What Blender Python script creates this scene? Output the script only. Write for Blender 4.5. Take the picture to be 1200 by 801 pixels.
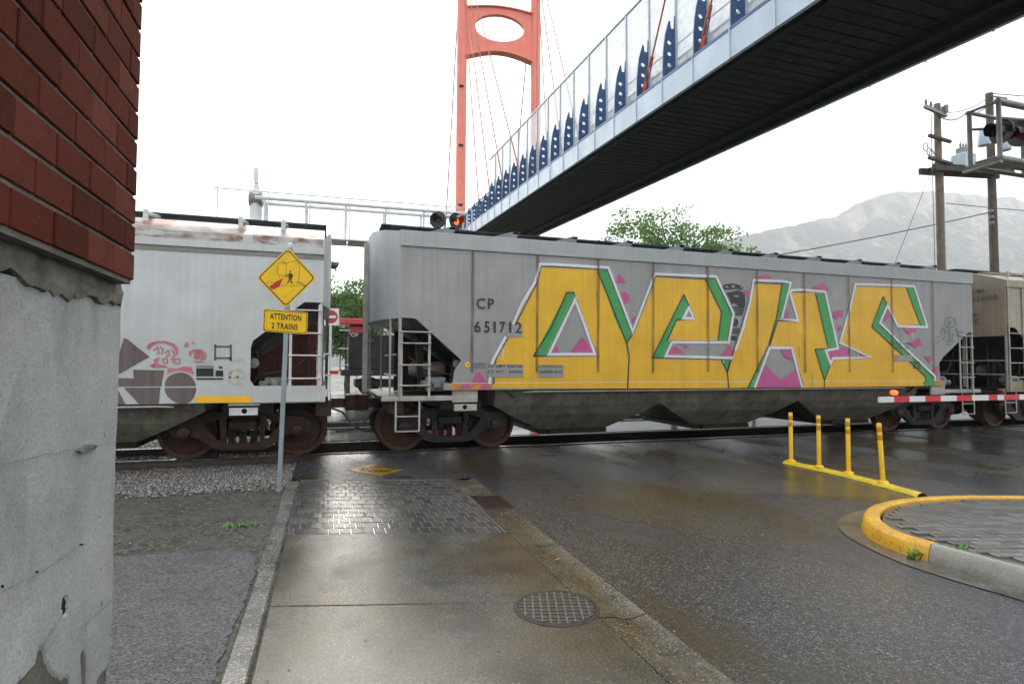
import bpy, bmesh, math, random
from mathutils import Vector, Matrix
from mathutils.geometry import tessellate_polygon
R = math.radians
rnd = random.Random(7)
S = bpy.context.scene
COL = S.collection
for o in list(bpy.data.objects):
    bpy.data.objects.remove(o)

# ---------------------------------------------------------------- camera
YAW, PITCH, ROLL = R(17.8), R(2.35), R(0.25)
fw = Vector((math.sin(YAW) * math.cos(PITCH), math.cos(YAW) * math.cos(PITCH), math.sin(PITCH)))
rt0 = Vector((math.cos(YAW), -math.sin(YAW), 0))
up0 = rt0.cross(fw)
rt = rt0 * math.cos(ROLL) + up0 * math.sin(ROLL)
up = rt.cross(fw)
cd = bpy.data.cameras.new('camera')
cam = bpy.data.objects.new('camera', cd)
COL.objects.link(cam)
cd.sensor_width = 36
cd.lens = 669 / 1200 * 36
cd.clip_start = 0.05
cd.clip_end = 9000
M4 = Matrix((rt, up, -fw)).transposed().to_4x4()
M4.translation = Vector((0, 0, 1.6))
cam.matrix_world = M4
S.camera = cam

# ---------------------------------------------------------------- sky, sun, exposure (bright overcast, rain)
SUN_EL, SUN_AZ = 28, 0           # degrees; azimuth clockwise from +Y (ahead, veiled by cloud above the gap between the wagons)
W = bpy.data.worlds.new('World')
S.world = W
W.use_nodes = True
wn, wl = W.node_tree.nodes, W.node_tree.links
wn.clear()
w_out = wn.new('ShaderNodeOutputWorld')
w_bg = wn.new('ShaderNodeBackground')
w_bg.inputs['Strength'].default_value = 0.10
w_sky = wn.new('ShaderNodeTexSky')
w_sky.sky_type = 'NISHITA'
w_sky.sun_disc = False
w_sky.sun_elevation = R(SUN_EL)
w_sky.sun_rotation = R(SUN_AZ)
w_tc = wn.new('ShaderNodeTexCoord')
w_noise = wn.new('ShaderNodeTexNoise')
w_noise.inputs['Scale'].default_value = 1.6
w_noise.inputs['Detail'].default_value = 4
w_ramp = wn.new('ShaderNodeValToRGB')
w_ramp.color_ramp.elements[0].position = 0.36
w_ramp.color_ramp.elements[0].color = (0.66, 0.71, 0.76, 1)
w_ramp.color_ramp.elements[1].position = 0.56
w_ramp.color_ramp.elements[1].color = (1, 1, 1, 1)
w_mul = wn.new('ShaderNodeVectorMath')
w_mul.operation = 'SCALE'
w_mul.inputs['Scale'].default_value = 13.5
w_mix = wn.new('ShaderNodeMix')
w_mix.data_type = 'RGBA'
w_mix.inputs[0].default_value = 0.88
wl.new(w_tc.outputs['Generated'], w_noise.inputs['Vector'])
wl.new(w_noise.outputs['Fac'], w_ramp.inputs['Fac'])
wl.new(w_ramp.outputs['Color'], w_mul.inputs[0])
wl.new(w_sky.outputs['Color'], w_mix.inputs[6])
wl.new(w_mul.outputs['Vector'], w_mix.inputs[7])
wl.new(w_mix.outputs[2], w_bg.inputs['Color'])
wl.new(w_bg.outputs['Background'], w_out.inputs['Surface'])

sd = bpy.data.lights.new('sun', 'SUN')
sd.energy = 1.45
sd.angle = R(30)
sd.color = (1.0, 0.94, 0.84)
sun = bpy.data.objects.new('sun', sd)
COL.objects.link(sun)
sdir = Vector((math.sin(R(SUN_AZ)) * math.cos(R(SUN_EL)), math.cos(R(SUN_AZ)) * math.cos(R(SUN_EL)), math.sin(R(SUN_EL))))
sun.rotation_euler = sdir.to_track_quat('Z', 'Y').to_euler()
sun.location = sdir * 60

S.view_settings.view_transform = 'Standard'
S.view_settings.look = 'None'
S.view_settings.gamma = 1
S.view_settings.use_curve_mapping = False
S.view_settings.exposure = 0.78
S.render.engine = 'CYCLES'
S.cycles.use_denoising = True
S.cycles.max_bounces = 6
S.cycles.diffuse_bounces = 3
S.cycles.glossy_bounces = 3
S.cycles.transparent_max_bounces = 12
S.cycles.volume_bounces = 2
S.cycles.sample_clamp_indirect = 6
S.cycles.caustics_reflective = False

# ---------------------------------------------------------------- materials
def lin(r, g, b):
    f = lambda c: (c / 255 / 12.92) if c / 255 <= 0.04045 else ((c / 255 + 0.055) / 1.055) ** 2.4
    return (f(r), f(g), f(b))

MAT = {}
class NT:
    def __init__(s, name):
        s.m = bpy.data.materials.new(name)
        s.m.use_nodes = True
        s.n, s.l = s.m.node_tree.nodes, s.m.node_tree.links
        s.p = s.n['Principled BSDF']
        s.tc = s.n.new('ShaderNodeTexCoord')
        MAT[name] = s.m
    def set(s, **k):
        for a, v in k.items():
            s.p.inputs[a.replace('_', ' ')].default_value = v
    def vec(s, scale=(1, 1, 1), src='Object', loc=(0, 0, 0)):
        mp = s.n.new('ShaderNodeMapping')
        mp.inputs['Scale'].default_value = scale
        mp.inputs['Location'].default_value = loc
        s.l.new(s.tc.outputs[src], mp.inputs['Vector'])
        return mp.outputs[0]
    def noise(s, sc, det=4, vec=None, rough=0.55, dist=0):
        t = s.n.new('ShaderNodeTexNoise')
        t.inputs['Scale'].default_value = sc
        t.inputs['Detail'].default_value = det
        t.inputs['Roughness'].default_value = rough
        t.inputs['Distortion'].default_value = dist
        s.l.new(vec if vec is not None else s.tc.outputs['Object'], t.inputs['Vector'])
        return t.outputs['Fac']
    def voro(s, sc, vec=None, out='Distance', feat='F1'):
        t = s.n.new('ShaderNodeTexVoronoi')
        t.feature = feat
        t.inputs['Scale'].default_value = sc
        s.l.new(vec if vec is not None else s.tc.outputs['Object'], t.inputs['Vector'])
        return t.outputs[out]
    def ramp(s, fac, stops):
        t = s.n.new('ShaderNodeValToRGB')
        e = t.color_ramp.elements
        while len(e) < len(stops):
            e.new(0.5)
        for i, (p, c) in enumerate(stops):
            e[i].position = p
            e[i].color = tuple(c) + (1,) if isinstance(c, (tuple, list)) else (c, c, c, 1)
        s.l.new(fac, t.inputs['Fac'])
        return t.outputs['Color']
    def mix(s, fac, a, b, mode='MIX'):
        t = s.n.new('ShaderNodeMix')
        t.data_type = 'RGBA'
        t.blend_type = mode
        for i, v in ((0, fac), (6, a), (7, b)):
            if isinstance(v, (int, float)):
                t.inputs[i].default_value = v if i == 0 else (v, v, v, 1)
            elif isinstance(v, tuple):
                t.inputs[i].default_value = v + (1,)
            else:
                s.l.new(v, t.inputs[i])
        return t.outputs[2]
    def math(s, op, a, b):
        t = s.n.new('ShaderNodeMath')
        t.operation = op
        for i, v in ((0, a), (1, b)):
            if isinstance(v, (int, float)):
                t.inputs[i].default_value = v
            else:
                s.l.new(v, t.inputs[i])
        return t.outputs[0]
    def sep(s, src='Object'):
        t = s.n.new('ShaderNodeSeparateXYZ')
        s.l.new(s.tc.outputs[src], t.inputs[0])
        return t.outputs
    def rand(s):
        return s.n.new('ShaderNodeObjectInfo').outputs['Random']
    def col(s, c): s.l.new(c, s.p.inputs['Base Color'])
    def rough(s, c): s.l.new(c, s.p.inputs['Roughness'])
    def bump(s, h, strength=0.3, dist=0.01):
        b = s.n.new('ShaderNodeBump')
        b.inputs['Strength'].default_value = strength
        b.inputs['Distance'].default_value = dist
        s.l.new(h, b.inputs['Height'])
        s.l.new(b.outputs[0], s.p.inputs['Normal'])

def paint(name, c, rough=0.5, metal=0.0, var=0.25, sc=2.5, grain=0.0, bump=0.0, dirt=None, streak=0.0):
    """painted or plain surface with blotches, fine grain and optional vertical run-off streaks of dirt"""
    t = NT(name)
    dk = tuple(x * (1 - var) for x in c)
    lt = tuple(min(1, x * (1 + var * 0.6)) for x in c)
    k = t.ramp(t.noise(sc, 6), [(0.3, dk), (0.7, lt)])
    if streak:
        st = t.noise(1.0, 5, t.vec((9, 9, 0.35)))
        k = t.mix(t.ramp(st, [(0.45, 0.0), (0.75, streak)]), k, dirt or tuple(x * 0.35 for x in c))
    if grain:
        g = t.noise(90, 3)
        k = t.mix(t.ramp(g, [(0.4, 0.0), (0.7, grain)]), k, tuple(x * 0.5 for x in c))
    t.col(k)
    t.rough(t.ramp(t.noise(sc * 3, 3), [(0.3, max(0.05, rough - 0.1)), (0.7, min(1, rough + 0.1))]))
    t.set(Metallic=metal)
    if bump:
        t.bump(t.noise(60, 4), bump, 0.01)
    return t.m

def plain(name, c, rough=0.5, metal=0.0, emit=0.0):
    t = NT(name)
    t.col(t.ramp(t.noise(14, 3), [(0.3, tuple(x * 0.88 for x in c)), (0.7, c)]))
    t.set(Roughness=rough, Metallic=metal)
    if emit:
        t.p.inputs['Emission Color'].default_value = tuple(c) + (1,)
        t.p.inputs['Emission Strength'].default_value = emit
    return t.m

# --- wet ground
t = NT('asphalt')
agg = t.noise(75, 3, rough=0.75)
k = t.ramp(agg, [(0.36, (0.008, 0.0085, 0.0095)), (0.50, (0.030, 0.031, 0.034)), (0.60, (0.085, 0.086, 0.09)), (0.70, (0.26, 0.26, 0.265))])
k = t.mix(t.ramp(t.noise(32, 3, rough=0.8), [(0.36, 0.75), (0.50, 0.0)]), k, (0.006, 0.0062, 0.007))
k = t.mix(t.ramp(t.noise(38, 2, t.vec((1, 1, 1), loc=(4, 4, 4)), rough=0.9), [(0.60, 0.0), (0.68, 0.7)]), k, (0.20, 0.20, 0.205))
big = t.noise(0.55, 5, t.vec((1.0, 0.45, 1)), dist=0.6)
k = t.mix(t.ramp(big, [(0.48, 0.0), (0.59, 0.68)]), k, (0.040, 0.028, 0.006))
crk = t.voro(0.22, t.vec((1, 1, 1)), 'Distance', 'DISTANCE_TO_EDGE')
k = t.mix(t.ramp(crk, [(0.0, 0.0), (0.006, 0.0)]), k, (0.01, 0.01, 0.01))
t.col(k)
wet = t.noise(0.8, 5, t.vec((1.0, 0.5, 1), loc=(3, 1, 0)), dist=0.4)
t.rough(t.ramp(wet, [(0.40, 0.06), (0.50, 0.16), (0.62, 0.38)]))
t.set(IOR=1.45)
t.bump(t.mix(0.5, t.noise(55, 3, rough=0.8), t.noise(150, 2, rough=0.8)), 0.45, 0.007)

t = NT('old_asphalt')
agg = t.noise(70, 3, rough=0.75)
k = t.ramp(agg, [(0.36, (0.010, 0.010, 0.011)), (0.5, (0.075, 0.076, 0.079)), (0.66, (0.23, 0.23, 0.236))])
pit = t.noise(26, 2)
k = t.mix(t.ramp(pit, [(0.27, 0.95), (0.34, 0.0)]), k, (0.015, 0.015, 0.016))
t.col(k)
t.rough(t.ramp(t.noise(2, 4), [(0.35, 0.25), (0.65, 0.5)]))
t.bump(t.mix(0.5, t.noise(50, 3, rough=0.8), t.noise(130, 2, rough=0.8)), 1.0, 0.016)

t = NT('dirt')
k = t.ramp(t.noise(26, 5, rough=0.8), [(0.36, (0.018, 0.016, 0.013)), (0.52, (0.075, 0.067, 0.053)), (0.64, (0.20, 0.185, 0.155))])
k = t.mix(t.ramp(t.noise(1.4, 5), [(0.45, 0.0), (0.6, 0.6)]), k, (0.09, 0.088, 0.085))
t.col(k)
t.rough(t.ramp(t.noise(1.3, 4), [(0.35, 0.25), (0.6, 0.7)]))
t.bump(t.noise(45, 4, rough=0.7), 0.6, 0.015)

def wet_concrete(name, c1, c2, brown=0.4, bmp=0.36, gr=1.0):
    t = NT(name)
    f = t.noise(75, 3, rough=0.7)
    k = t.ramp(f, [(0.38, c1), (0.64, c2)])
    st = t.noise(0.9, 6, t.vec((1, 0.8, 1)), dist=0.5)
    k = t.mix(t.ramp(st, [(0.42, 0.0), (0.58, brown)]), k, (0.062, 0.042, 0.014))
    dk = t.noise(2.6, 6, t.vec((1, 1, 1), loc=(7, 2, 0)))
    k = t.mix(t.ramp(dk, [(0.46, 0.0), (0.66, 0.65)]), k, (0.022, 0.019, 0.014))
    k = t.mix(t.ramp(t.noise(36, 3, rough=0.85), [(0.38, 0.6 * gr), (0.50, 0.0)]), k, tuple(c * 0.5 for c in c1))
    sp = t.noise(60, 2, rough=0.85)
    k = t.mix(t.ramp(sp, [(0.60, 0.0), (0.66, 0.7 * gr)]), k, tuple(min(.6, c * 2.4) for c in c2))
    k = t.mix(t.ramp(sp, [(0.30, 0.8 * gr), (0.38, 0.0)]), k, tuple(c * 0.35 for c in c1))
    t.col(k)
    t.rough(t.ramp(t.noise(1.7, 5, dist=0.5), [(0.34, 0.07), (0.5, 0.17), (0.68, 0.34)]))
    t.set(IOR=1.42)
    t.bump(t.mix(0.5, t.noise(60, 3, rough=0.8), t.noise(170, 2, rough=0.8)), bmp, 0.006)
    return t.m
wet_concrete('sidewalk', (0.042, 0.040, 0.035), (0.15, 0.140, 0.118), 0.72, 0.34, 0.6)
wet_concrete('gutter', (0.05, 0.045, 0.034), (0.18, 0.165, 0.13), 0.65)
wet_concrete('edging', (0.085, 0.082, 0.074), (0.25, 0.24, 0.22), 0.3)
wet_concrete('kerb_concrete', (0.24, 0.23, 0.195), (0.31, 0.295, 0.255), 0.35, 0.12, 0.2)
wet_concrete('apron_concrete', (0.10, 0.095, 0.08), (0.20, 0.19, 0.16), 0.5, 0.25, 0.5)
wet_concrete('crossing_panel', (0.006, 0.006, 0.006), (0.018, 0.0175, 0.017), 0.1, 0.3, 0.3)
MAT['crossing_panel'].node_tree.nodes['Principled BSDF'].inputs['Specular IOR Level'].default_value = 0.0
t = NT('wet_road')
t.col(t.ramp(t.noise(40, 4), [(0.3, (0.014, 0.014, 0.015)), (0.7, (0.05, 0.05, 0.052))]))
t.rough(t.ramp(t.noise(0.7, 4), [(0.35, 0.04), (0.65, 0.16)]))
t.bump(t.noise(30, 3), 0.05, 0.006)

t = NT('paver')
k = t.ramp(t.rand(), [(0.0, (0.040, 0.037, 0.033)), (0.5, (0.068, 0.062, 0.055)), (1.0, (0.105, 0.097, 0.085))])
k = t.mix(t.ramp(t.noise(60, 3), [(0.35, 0.0), (0.7, 0.5)]), k, (0.03, 0.03, 0.03))
t.col(k)
t.set(Roughness=0.24, IOR=1.42)
t.bump(t.noise(80, 3), 0.25, 0.005)
t = NT('island_paver')
k = t.ramp(t.rand(), [(0.0, (0.095, 0.09, 0.082)), (0.5, (0.14, 0.135, 0.125)), (1.0, (0.185, 0.175, 0.16))])
k = t.mix(t.ramp(t.noise(60, 3), [(0.35, 0.0), (0.7, 0.5)]), k, (0.06, 0.055, 0.05))
t.col(k)
t.set(Roughness=0.24, IOR=1.42)
t.bump(t.noise(80, 3), 0.3, 0.005)
plain('joint_sand', (0.10, 0.09, 0.07), 0.35)
plain('joint_glint', (0.16, 0.156, 0.148), 0.12)  # pale base colour paints the sky glint of water in the paver joints

t = NT('kerb_yellow')
k = t.ramp(t.noise(3, 5), [(0.3, (0.58, 0.29, 0.015)), (0.7, (0.80, 0.45, 0.03))])
chip = t.noise(26, 6, rough=0.75)
k = t.mix(t.ramp(t.noise(7, 6, rough=0.75), [(0.50, 0.0), (0.72, 0.45)]), k, (0.26, 0.15, 0.03))
k = t.mix(t.ramp(chip, [(0.57, 0.0), (0.62, 0.9)]), k, (0.11, 0.09, 0.05))
t.col(k)
t.set(Roughness=0.42)
t.bump(t.noise(40, 4), 0.25, 0.008)
paint('post_yellow', (0.83, 0.50, 0.012), 0.38, var=0.12, sc=6)
paint('strip_yellow', (0.80, 0.60, 0.03), 0.35, var=0.25, sc=9, grain=0.3)
paint('band_amber', (0.50, 0.25, 0.010), 0.3, var=0.1)

# --- building
t = NT('brick')
k = t.ramp(t.rand(), [(0.0, (0.075, 0.020, 0.013)), (0.3, (0.115, 0.030, 0.019)), (0.7, (0.140, 0.040, 0.026)), (1.0, (0.18, 0.060, 0.040))])
k = t.mix(t.ramp(t.noise(8, 5, t.vec((1, 1, 1), loc=(2, 2, 2)), rough=0.7), [(0.42, 0.0), (0.7, 0.6)]), k, (0.085, 0.024, 0.016))
k = t.mix(t.ramp(t.noise(200, 3, rough=0.8), [(0.50, 0.0), (0.62, 0.65)]), k, (0.05, 0.015, 0.010))
k = t.mix(t.ramp(t.noise(90, 2, rough=0.8), [(0.66, 0.0), (0.72, 0.5)]), k, (0.30, 0.17, 0.13))
k = t.mix(t.ramp(t.noise(30, 4, t.vec((1, 3, 0.5))), [(0.6, 0.0), (0.85, 0.3)]), k, (0.14, 0.08, 0.065))
t.col(k)
t.set(Roughness=0.95, Specular_IOR_Level=0.03)
t.bump(t.noise(150, 4, rough=0.8), 0.6, 0.004)
paint('mortar', (0.17, 0.163, 0.145), 0.9, var=0.35, sc=20, bump=0.4)
t = NT('wall_concrete')
k = t.ramp(t.noise(2.2, 7, rough=0.65), [(0.3, (0.28, 0.295, 0.295)), (0.7, (0.45, 0.465, 0.46))])
k = t.mix(t.ramp(t.noise(1.0, 5, t.vec((5, 5, 0.8)), dist=1.2), [(0.52, 0.0), (0.70, 0.45)]), k, (0.15, 0.158, 0.165))
k = t.mix(t.ramp(t.noise(110, 3, rough=0.8), [(0.50, 0.0), (0.64, 0.5)]), k, (0.19, 0.19, 0.18))
k = t.mix(t.ramp(t.noise(48, 3, rough=0.8), [(0.62, 0.0), (0.70, 0.55)]), k, (0.52, 0.52, 0.50))
k = t.mix(t.ramp(t.noise(3.5, 6, t.vec((1, 1, 1), loc=(5, 1, 2)), rough=0.7), [(0.55, 0.0), (0.75, 0.4)]), k, (0.33, 0.30, 0.23))
spk = t.noise(26, 3, t.vec((1, 1, 0.55)), rough=0.7)
k = t.mix(t.ramp(spk, [(0.69, 0.0), (0.73, 0.75)]), k, (0.06, 0.058, 0.052))
t.col(k)
t.set(Roughness=0.75)
t.bump(t.noise(45, 6, rough=0.75), 0.5, 0.010)
t = NT('mortar_bed')
k = t.ramp(t.noise(9, 6, rough=0.7), [(0.3, (0.085, 0.085, 0.075)), (0.7, (0.27, 0.265, 0.235))])
k = t.mix(t.ramp(t.noise(3.2, 5), [(0.5, 0.0), (0.75, 0.5)]), k, (0.13, 0.125, 0.08))
t.col(k)
t.set(Roughness=0.9)
t.bump(t.noise(14, 6, rough=0.65), 0.8, 0.03)
paint('form_line', (0.27, 0.26, 0.225), 0.9, var=0.4, sc=20)
paint('spalled', (0.12, 0.115, 0.098), 0.9, var=0.4, sc=14, bump=0.5)

# --- rolling stock
def carpaint(name, c, dirt, streak, rough=0.42, low=0.5, rust=0.0, fine=0.25):
    t = NT(name)
    k = t.ramp(t.noise(1.3, 7, rough=0.65), [(0.3, tuple(x * 0.76 for x in c)), (0.7, c)])
    st = t.noise(1.0, 6, t.vec((16, 16, 0.25)), rough=0.65)
    k = t.mix(t.ramp(st, [(0.40, 0.0), (0.72, streak)]), k, dirt)
    hs = t.noise(1.0, 3, t.vec((0.3, 1, 18)), rough=0.6)
    k = t.mix(t.ramp(hs, [(0.5, 0.0), (0.8, fine * 0.6)]), k, tuple(x * 0.7 for x in c))
    z = t.sep()[2]
    gr = t.math('MULTIPLY', t.ramp(z, [(0.0, 0.0), (1.0, 0.0)]), 1.0)
    t_low = t.n.new('ShaderNodeMapRange')
    t_low.inputs['From Min'].default_value = 2.6
    t_low.inputs['From Max'].default_value = 1.0
    t.l.new(z, t_low.inputs['Value'])
    nz = t.noise(3.5, 5, t.vec((2, 2, 0.6)))
    k = t.mix(t.math('MULTIPLY', t.math('MULTIPLY', t_low.outputs[0], nz), low), k, dirt)
    if rust:
        rz = t.noise(2.2, 6, t.vec((1, 1, 2.5)), rough=0.7)
        k = t.mix(t.ramp(rz, [(0.47, 0.0), (0.60, rust)]), k, (0.30, 0.12, 0.045))
    t.col(k)
    t.rough(t.ramp(t.noise(4, 3), [(0.3, rough - 0.08), (0.7, rough + 0.12)]))
    return t.m
carpaint('hopper_grey', (0.35, 0.35, 0.345), (0.20, 0.185, 0.165), 0.36, low=0.7, fine=0.4)
carpaint('hopper_chord', (0.42, 0.44, 0.45), (0.22, 0.21, 0.2), 0.25)
carpaint('hopper_white', (0.60, 0.625, 0.63), (0.38, 0.37, 0.35), 0.35, rust=0.0, fine=0.4)
carpaint('roof_white', (0.20, 0.235, 0.27), (0.15, 0.12, 0.10), 0.4, rust=1.0)
carpaint('hopper_tan', (0.43, 0.35, 0.265), (0.15, 0.10, 0.05), 0.4, low=1.0)
carpaint('graf_yellow', (0.88, 0.50, 0.006), (0.52, 0.27, 0.025), 0.40, rough=0.38, fine=0.45)
carpaint('graf_green', (0.035, 0.36, 0.08), (0.05, 0.24, 0.08), 0.45, rough=0.38, fine=0.4)
carpaint('graf_pink', (0.58, 0.055, 0.27), (0.36, 0.12, 0.22), 0.5, rough=0.38)
carpaint('graf_white', (0.80, 0.81, 0.83), (0.55, 0.55, 0.55), 0.35, rough=0.38)
carpaint('graf_maroon', (0.105, 0.068, 0.065), (0.2, 0.17, 0.165), 0.5, rough=0.45)
carpaint('graf_red', (0.50, 0.055, 0.10), (0.55, 0.38, 0.40), 0.5, rough=0.42)
t = NT('overspray')
t.col(t.ramp(t.noise(3, 3), [(0.3, (0.70, 0.71, 0.73)), (0.7, (0.78, 0.79, 0.80))]))
t.l.new(t.ramp(t.noise(22, 5, rough=0.8), [(0.45, 0.0), (0.75, 0.5)]), t.p.inputs['Alpha'])
plain('graf_black', (0.010, 0.022, 0.024), 0.4)
plain('stencil_black', (0.015, 0.017, 0.019), 0.45)
plain('stencil_grey', (0.10, 0.105, 0.11), 0.5)
plain('tag_teal', (0.06, 0.11, 0.12), 0.5)
plain('ghost_olive', (0.50, 0.50, 0.38), 0.5)
t = NT('seam_rust')
t.col(t.ramp(t.noise(6, 4), [(0.3, (0.10, 0.048, 0.022)), (0.7, (0.17, 0.085, 0.04))]))
t.set(Roughness=0.6)
t.l.new(t.ramp(t.noise(1.0, 5, t.vec((60, 1, 2.2))), [(0.30, 0.12), (0.62, 0.72)]), t.p.inputs['Alpha'])
t = NT('rust_stain')
t.col(t.ramp(t.noise(5, 5), [(0.3, (0.22, 0.085, 0.03)), (0.7, (0.42, 0.20, 0.08))]))
t.set(Roughness=0.7)
t.l.new(t.math('MULTIPLY', t.ramp(t.noise(1.0, 6, t.vec((3, 3, 9)), rough=0.7), [(0.42, 0.0), (0.62, 0.85)]), t.ramp(t.noise(1.2, 3), [(0.35, 0.2), (0.6, 1.0)])), t.p.inputs['Alpha'])
paint('seam_pale', (0.42, 0.41, 0.38), 0.6, var=0.3, sc=4)
paint('groove_grey', (0.23, 0.225, 0.20), 0.6, var=0.2)
paint('hopper_under', (0.13, 0.121, 0.098), 0.5, var=0.4, streak=0.5, dirt=(0.03, 0.026, 0.02))
paint('hopper_under_white', (0.20, 0.19, 0.15), 0.5, var=0.4, streak=0.6, dirt=(0.05, 0.04, 0.03))
paint('grimy_dark', (0.014, 0.012, 0.011), 0.5, var=0.4, sc=6)
paint('cast_steel', (0.026, 0.025, 0.025), 0.42, var=0.4, sc=7, bump=0.15)
paint('cast_steel_rust', (0.048, 0.028, 0.020), 0.45, var=0.4, sc=7, bump=0.15)
paint('wheel_steel', (0.060, 0.030, 0.020), 0.42, var=0.4, sc=9)
paint('wheel_tread', (0.13, 0.10, 0.085), 0.3, metal=0.6, var=0.3, sc=9)
paint('spring_steel', (0.05, 0.04, 0.036), 0.45, var=0.3, sc=9)
paint('ladder_pale', (0.40, 0.385, 0.35), 0.45, var=0.3, sc=5, streak=0.4, dirt=(0.2, 0.15, 0.1))
paint('ladder_white', (0.62, 0.63, 0.62), 0.42, var=0.25, sc=5, streak=0.35, dirt=(0.3, 0.2, 0.13))
paint('walkway_dark', (0.04, 0.042, 0.045), 0.5, var=0.4, sc=6)
paint('bracket_grey', (0.19, 0.20, 0.21), 0.45, var=0.3, sc=4)
paint('slope_dark', (0.022, 0.019, 0.017), 0.5, var=0.45, sc=3)
paint('slope_rust', (0.070, 0.024, 0.018), 0.55, var=0.6, sc=3, streak=0.6, dirt=(0.02, 0.015, 0.014))
paint('valve_grey', (0.24, 0.24, 0.235), 0.5, var=0.5, sc=22)
paint('tank_pink', (0.22, 0.15, 0.14), 0.5, var=0.3, sc=6)
paint('reflector_yellow', (0.95, 0.50, 0.008), 0.35, var=0.08)
paint('reflector_orange', (0.62, 0.22, 0.04), 0.4, var=0.4, sc=6)
plain('rubber_hose', (0.05, 0.05, 0.04), 0.4)
paint('rail_steel', (0.26, 0.25, 0.24), 0.16, metal=0.85, var=0.3, sc=5)
paint('rail_side', (0.055, 0.036, 0.026), 0.55, var=0.4, sc=8)
t = NT('ballast')
k = t.ramp(t.noise(28, 4, rough=0.7), [(0.3, (0.02, 0.018, 0.016)), (0.7, (0.12, 0.11, 0.10))])
t.col(k); t.set(Roughness=0.7); t.bump(t.noise(40, 3), 0.8, 0.03)
t = NT('stone')
k = t.ramp(t.noise(34, 1), [(0.32, (0.012, 0.011, 0.010)), (0.5, (0.075, 0.07, 0.065)), (0.68, (0.32, 0.30, 0.275))])
t.col(k); t.set(Roughness=0.4)
paint('tie_wood', (0.035, 0.028, 0.022), 0.7, var=0.4, sc=8)

# --- bridge, poles, signals
paint('tower_red', (0.86, 0.23, 0.16), 0.42, var=0.12, sc=0.8, streak=0.2, dirt=(0.45, 0.1, 0.07))
paint('cable_red', (0.45, 0.09, 0.06), 0.45, var=0.15)
paint('fin_blue', (0.020, 0.080, 0.21), 0.42, var=0.15)
paint('fascia_pale', (0.47, 0.57, 0.68), 0.4, var=0.14, sc=1.2, streak=0.3, dirt=(0.34, 0.42, 0.51))
paint('post_pale', (0.50, 0.57, 0.64), 0.4, var=0.12)
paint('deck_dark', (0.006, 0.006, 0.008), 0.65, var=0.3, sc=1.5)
t = NT('mesh_screen')
t.set(Roughness=0.45)
t.col(t.ramp(t.noise(3, 3), [(0.3, (0.40, 0.445, 0.475)), (0.7, (0.49, 0.53, 0.56))]))
t.l.new(t.ramp(t.noise(7, 5), [(0.3, 0.62), (0.7, 0.82)]), t.p.inputs['Alpha'])
paint('galvanised', (0.66, 0.68, 0.69), 0.42, metal=0.0, var=0.18, sc=5)
paint('galvanised_dull', (0.22, 0.22, 0.205), 0.42, metal=0.25, var=0.3, sc=4)
paint('sign_post', (0.30, 0.335, 0.37), 0.4, metal=0.3, var=0.2, sc=6)
paint('sign_back', (0.4, 0.41, 0.42), 0.4, metal=0.5, var=0.15)
plain('sign_yellow', (0.88, 0.53, 0.005), 0.32)
plain('sign_black', (0.02, 0.017, 0.012), 0.4)
plain('sign_red', (0.50, 0.018, 0.03), 0.35)
plain('sign_white', (0.78, 0.78, 0.78), 0.35)
plain('gate_white', (0.72, 0.73, 0.74), 0.35)
plain('gate_red', (0.62, 0.012, 0.025), 0.35)
plain('signal_black', (0.014, 0.014, 0.015), 0.35)
plain('lens_dark', (0.12, 0.006, 0.012), 0.15)
plain('lens_lit', (1.0, 0.09, 0.015), 0.2, emit=1.7)
plain('lens_amber', (1.0, 0.42, 0.02), 0.2, emit=2.2)
paint('pole_wood', (0.15, 0.115, 0.080), 0.75, var=0.35, sc=3, streak=0.5, dirt=(0.08, 0.06, 0.045))
paint('pole_wood_dark', (0.09, 0.065, 0.045), 0.75, var=0.35, sc=3, streak=0.4)
paint('timber_dark', (0.07, 0.06, 0.05), 0.75, var=0.35, sc=5)
paint('transformer_blue', (0.42, 0.52, 0.60), 0.42, var=0.12)
plain('insulator', (0.16, 0.17, 0.18), 0.3)
plain('wire', (0.04, 0.04, 0.04), 0.5)
paint('loco_red', (0.50, 0.022, 0.035), 0.32, var=0.15)
paint('loco_dark', (0.030, 0.026, 0.030), 0.42, var=0.3)
plain('loco_glass', (0.02, 0.025, 0.03), 0.08)
paint('iron_cover', (0.020, 0.018, 0.017), 0.38, var=0.3, sc=12)
paint('rib_glint', (0.20, 0.19, 0.175), 0.25, metal=0.5, var=0.3, sc=20)  # lighter tone paints the glint of the ribs on the dark lid
paint('iron_rust', (0.032, 0.018, 0.013), 0.4, var=0.4, sc=12)
plain('marking_yellow', (0.30, 0.17, 0.02), 0.22)
plain('marking_dark', (0.025, 0.02, 0.012), 0.25)
plain('weed', (0.10, 0.26, 0.035), 0.5)
plain('dry_leaf', (0.24, 0.11, 0.045), 0.5)
t = NT('leaf')
k = t.ramp(t.noise(0.8, 3), [(0.3, (0.035, 0.095, 0.015)), (0.55, (0.075, 0.165, 0.028)), (0.75, (0.15, 0.25, 0.05))])
t.col(k); t.set(Roughness=0.5)
tl = t.n.new('ShaderNodeBsdfTranslucent'); tl.inputs['Color'].default_value = (0.17, 0.31, 0.05, 1)
ms = t.n.new('ShaderNodeMixShader'); ms.inputs[0].default_value = 0.4
t.l.new(t.p.outputs[0], ms.inputs[1]); t.l.new(tl.outputs[0], ms.inputs[2])
t.l.new(ms.outputs[0], t.n['Material Output'].inputs['Surface'])
paint('bark', (0.06, 0.045, 0.033), 0.85, var=0.35, sc=5)
t = NT('lawn')
t.col(t.ramp(t.noise(4, 6, rough=0.7), [(0.3, (0.03, 0.075, 0.014)), (0.7, (0.09, 0.17, 0.035))])); t.set(Roughness=0.7)
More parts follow.
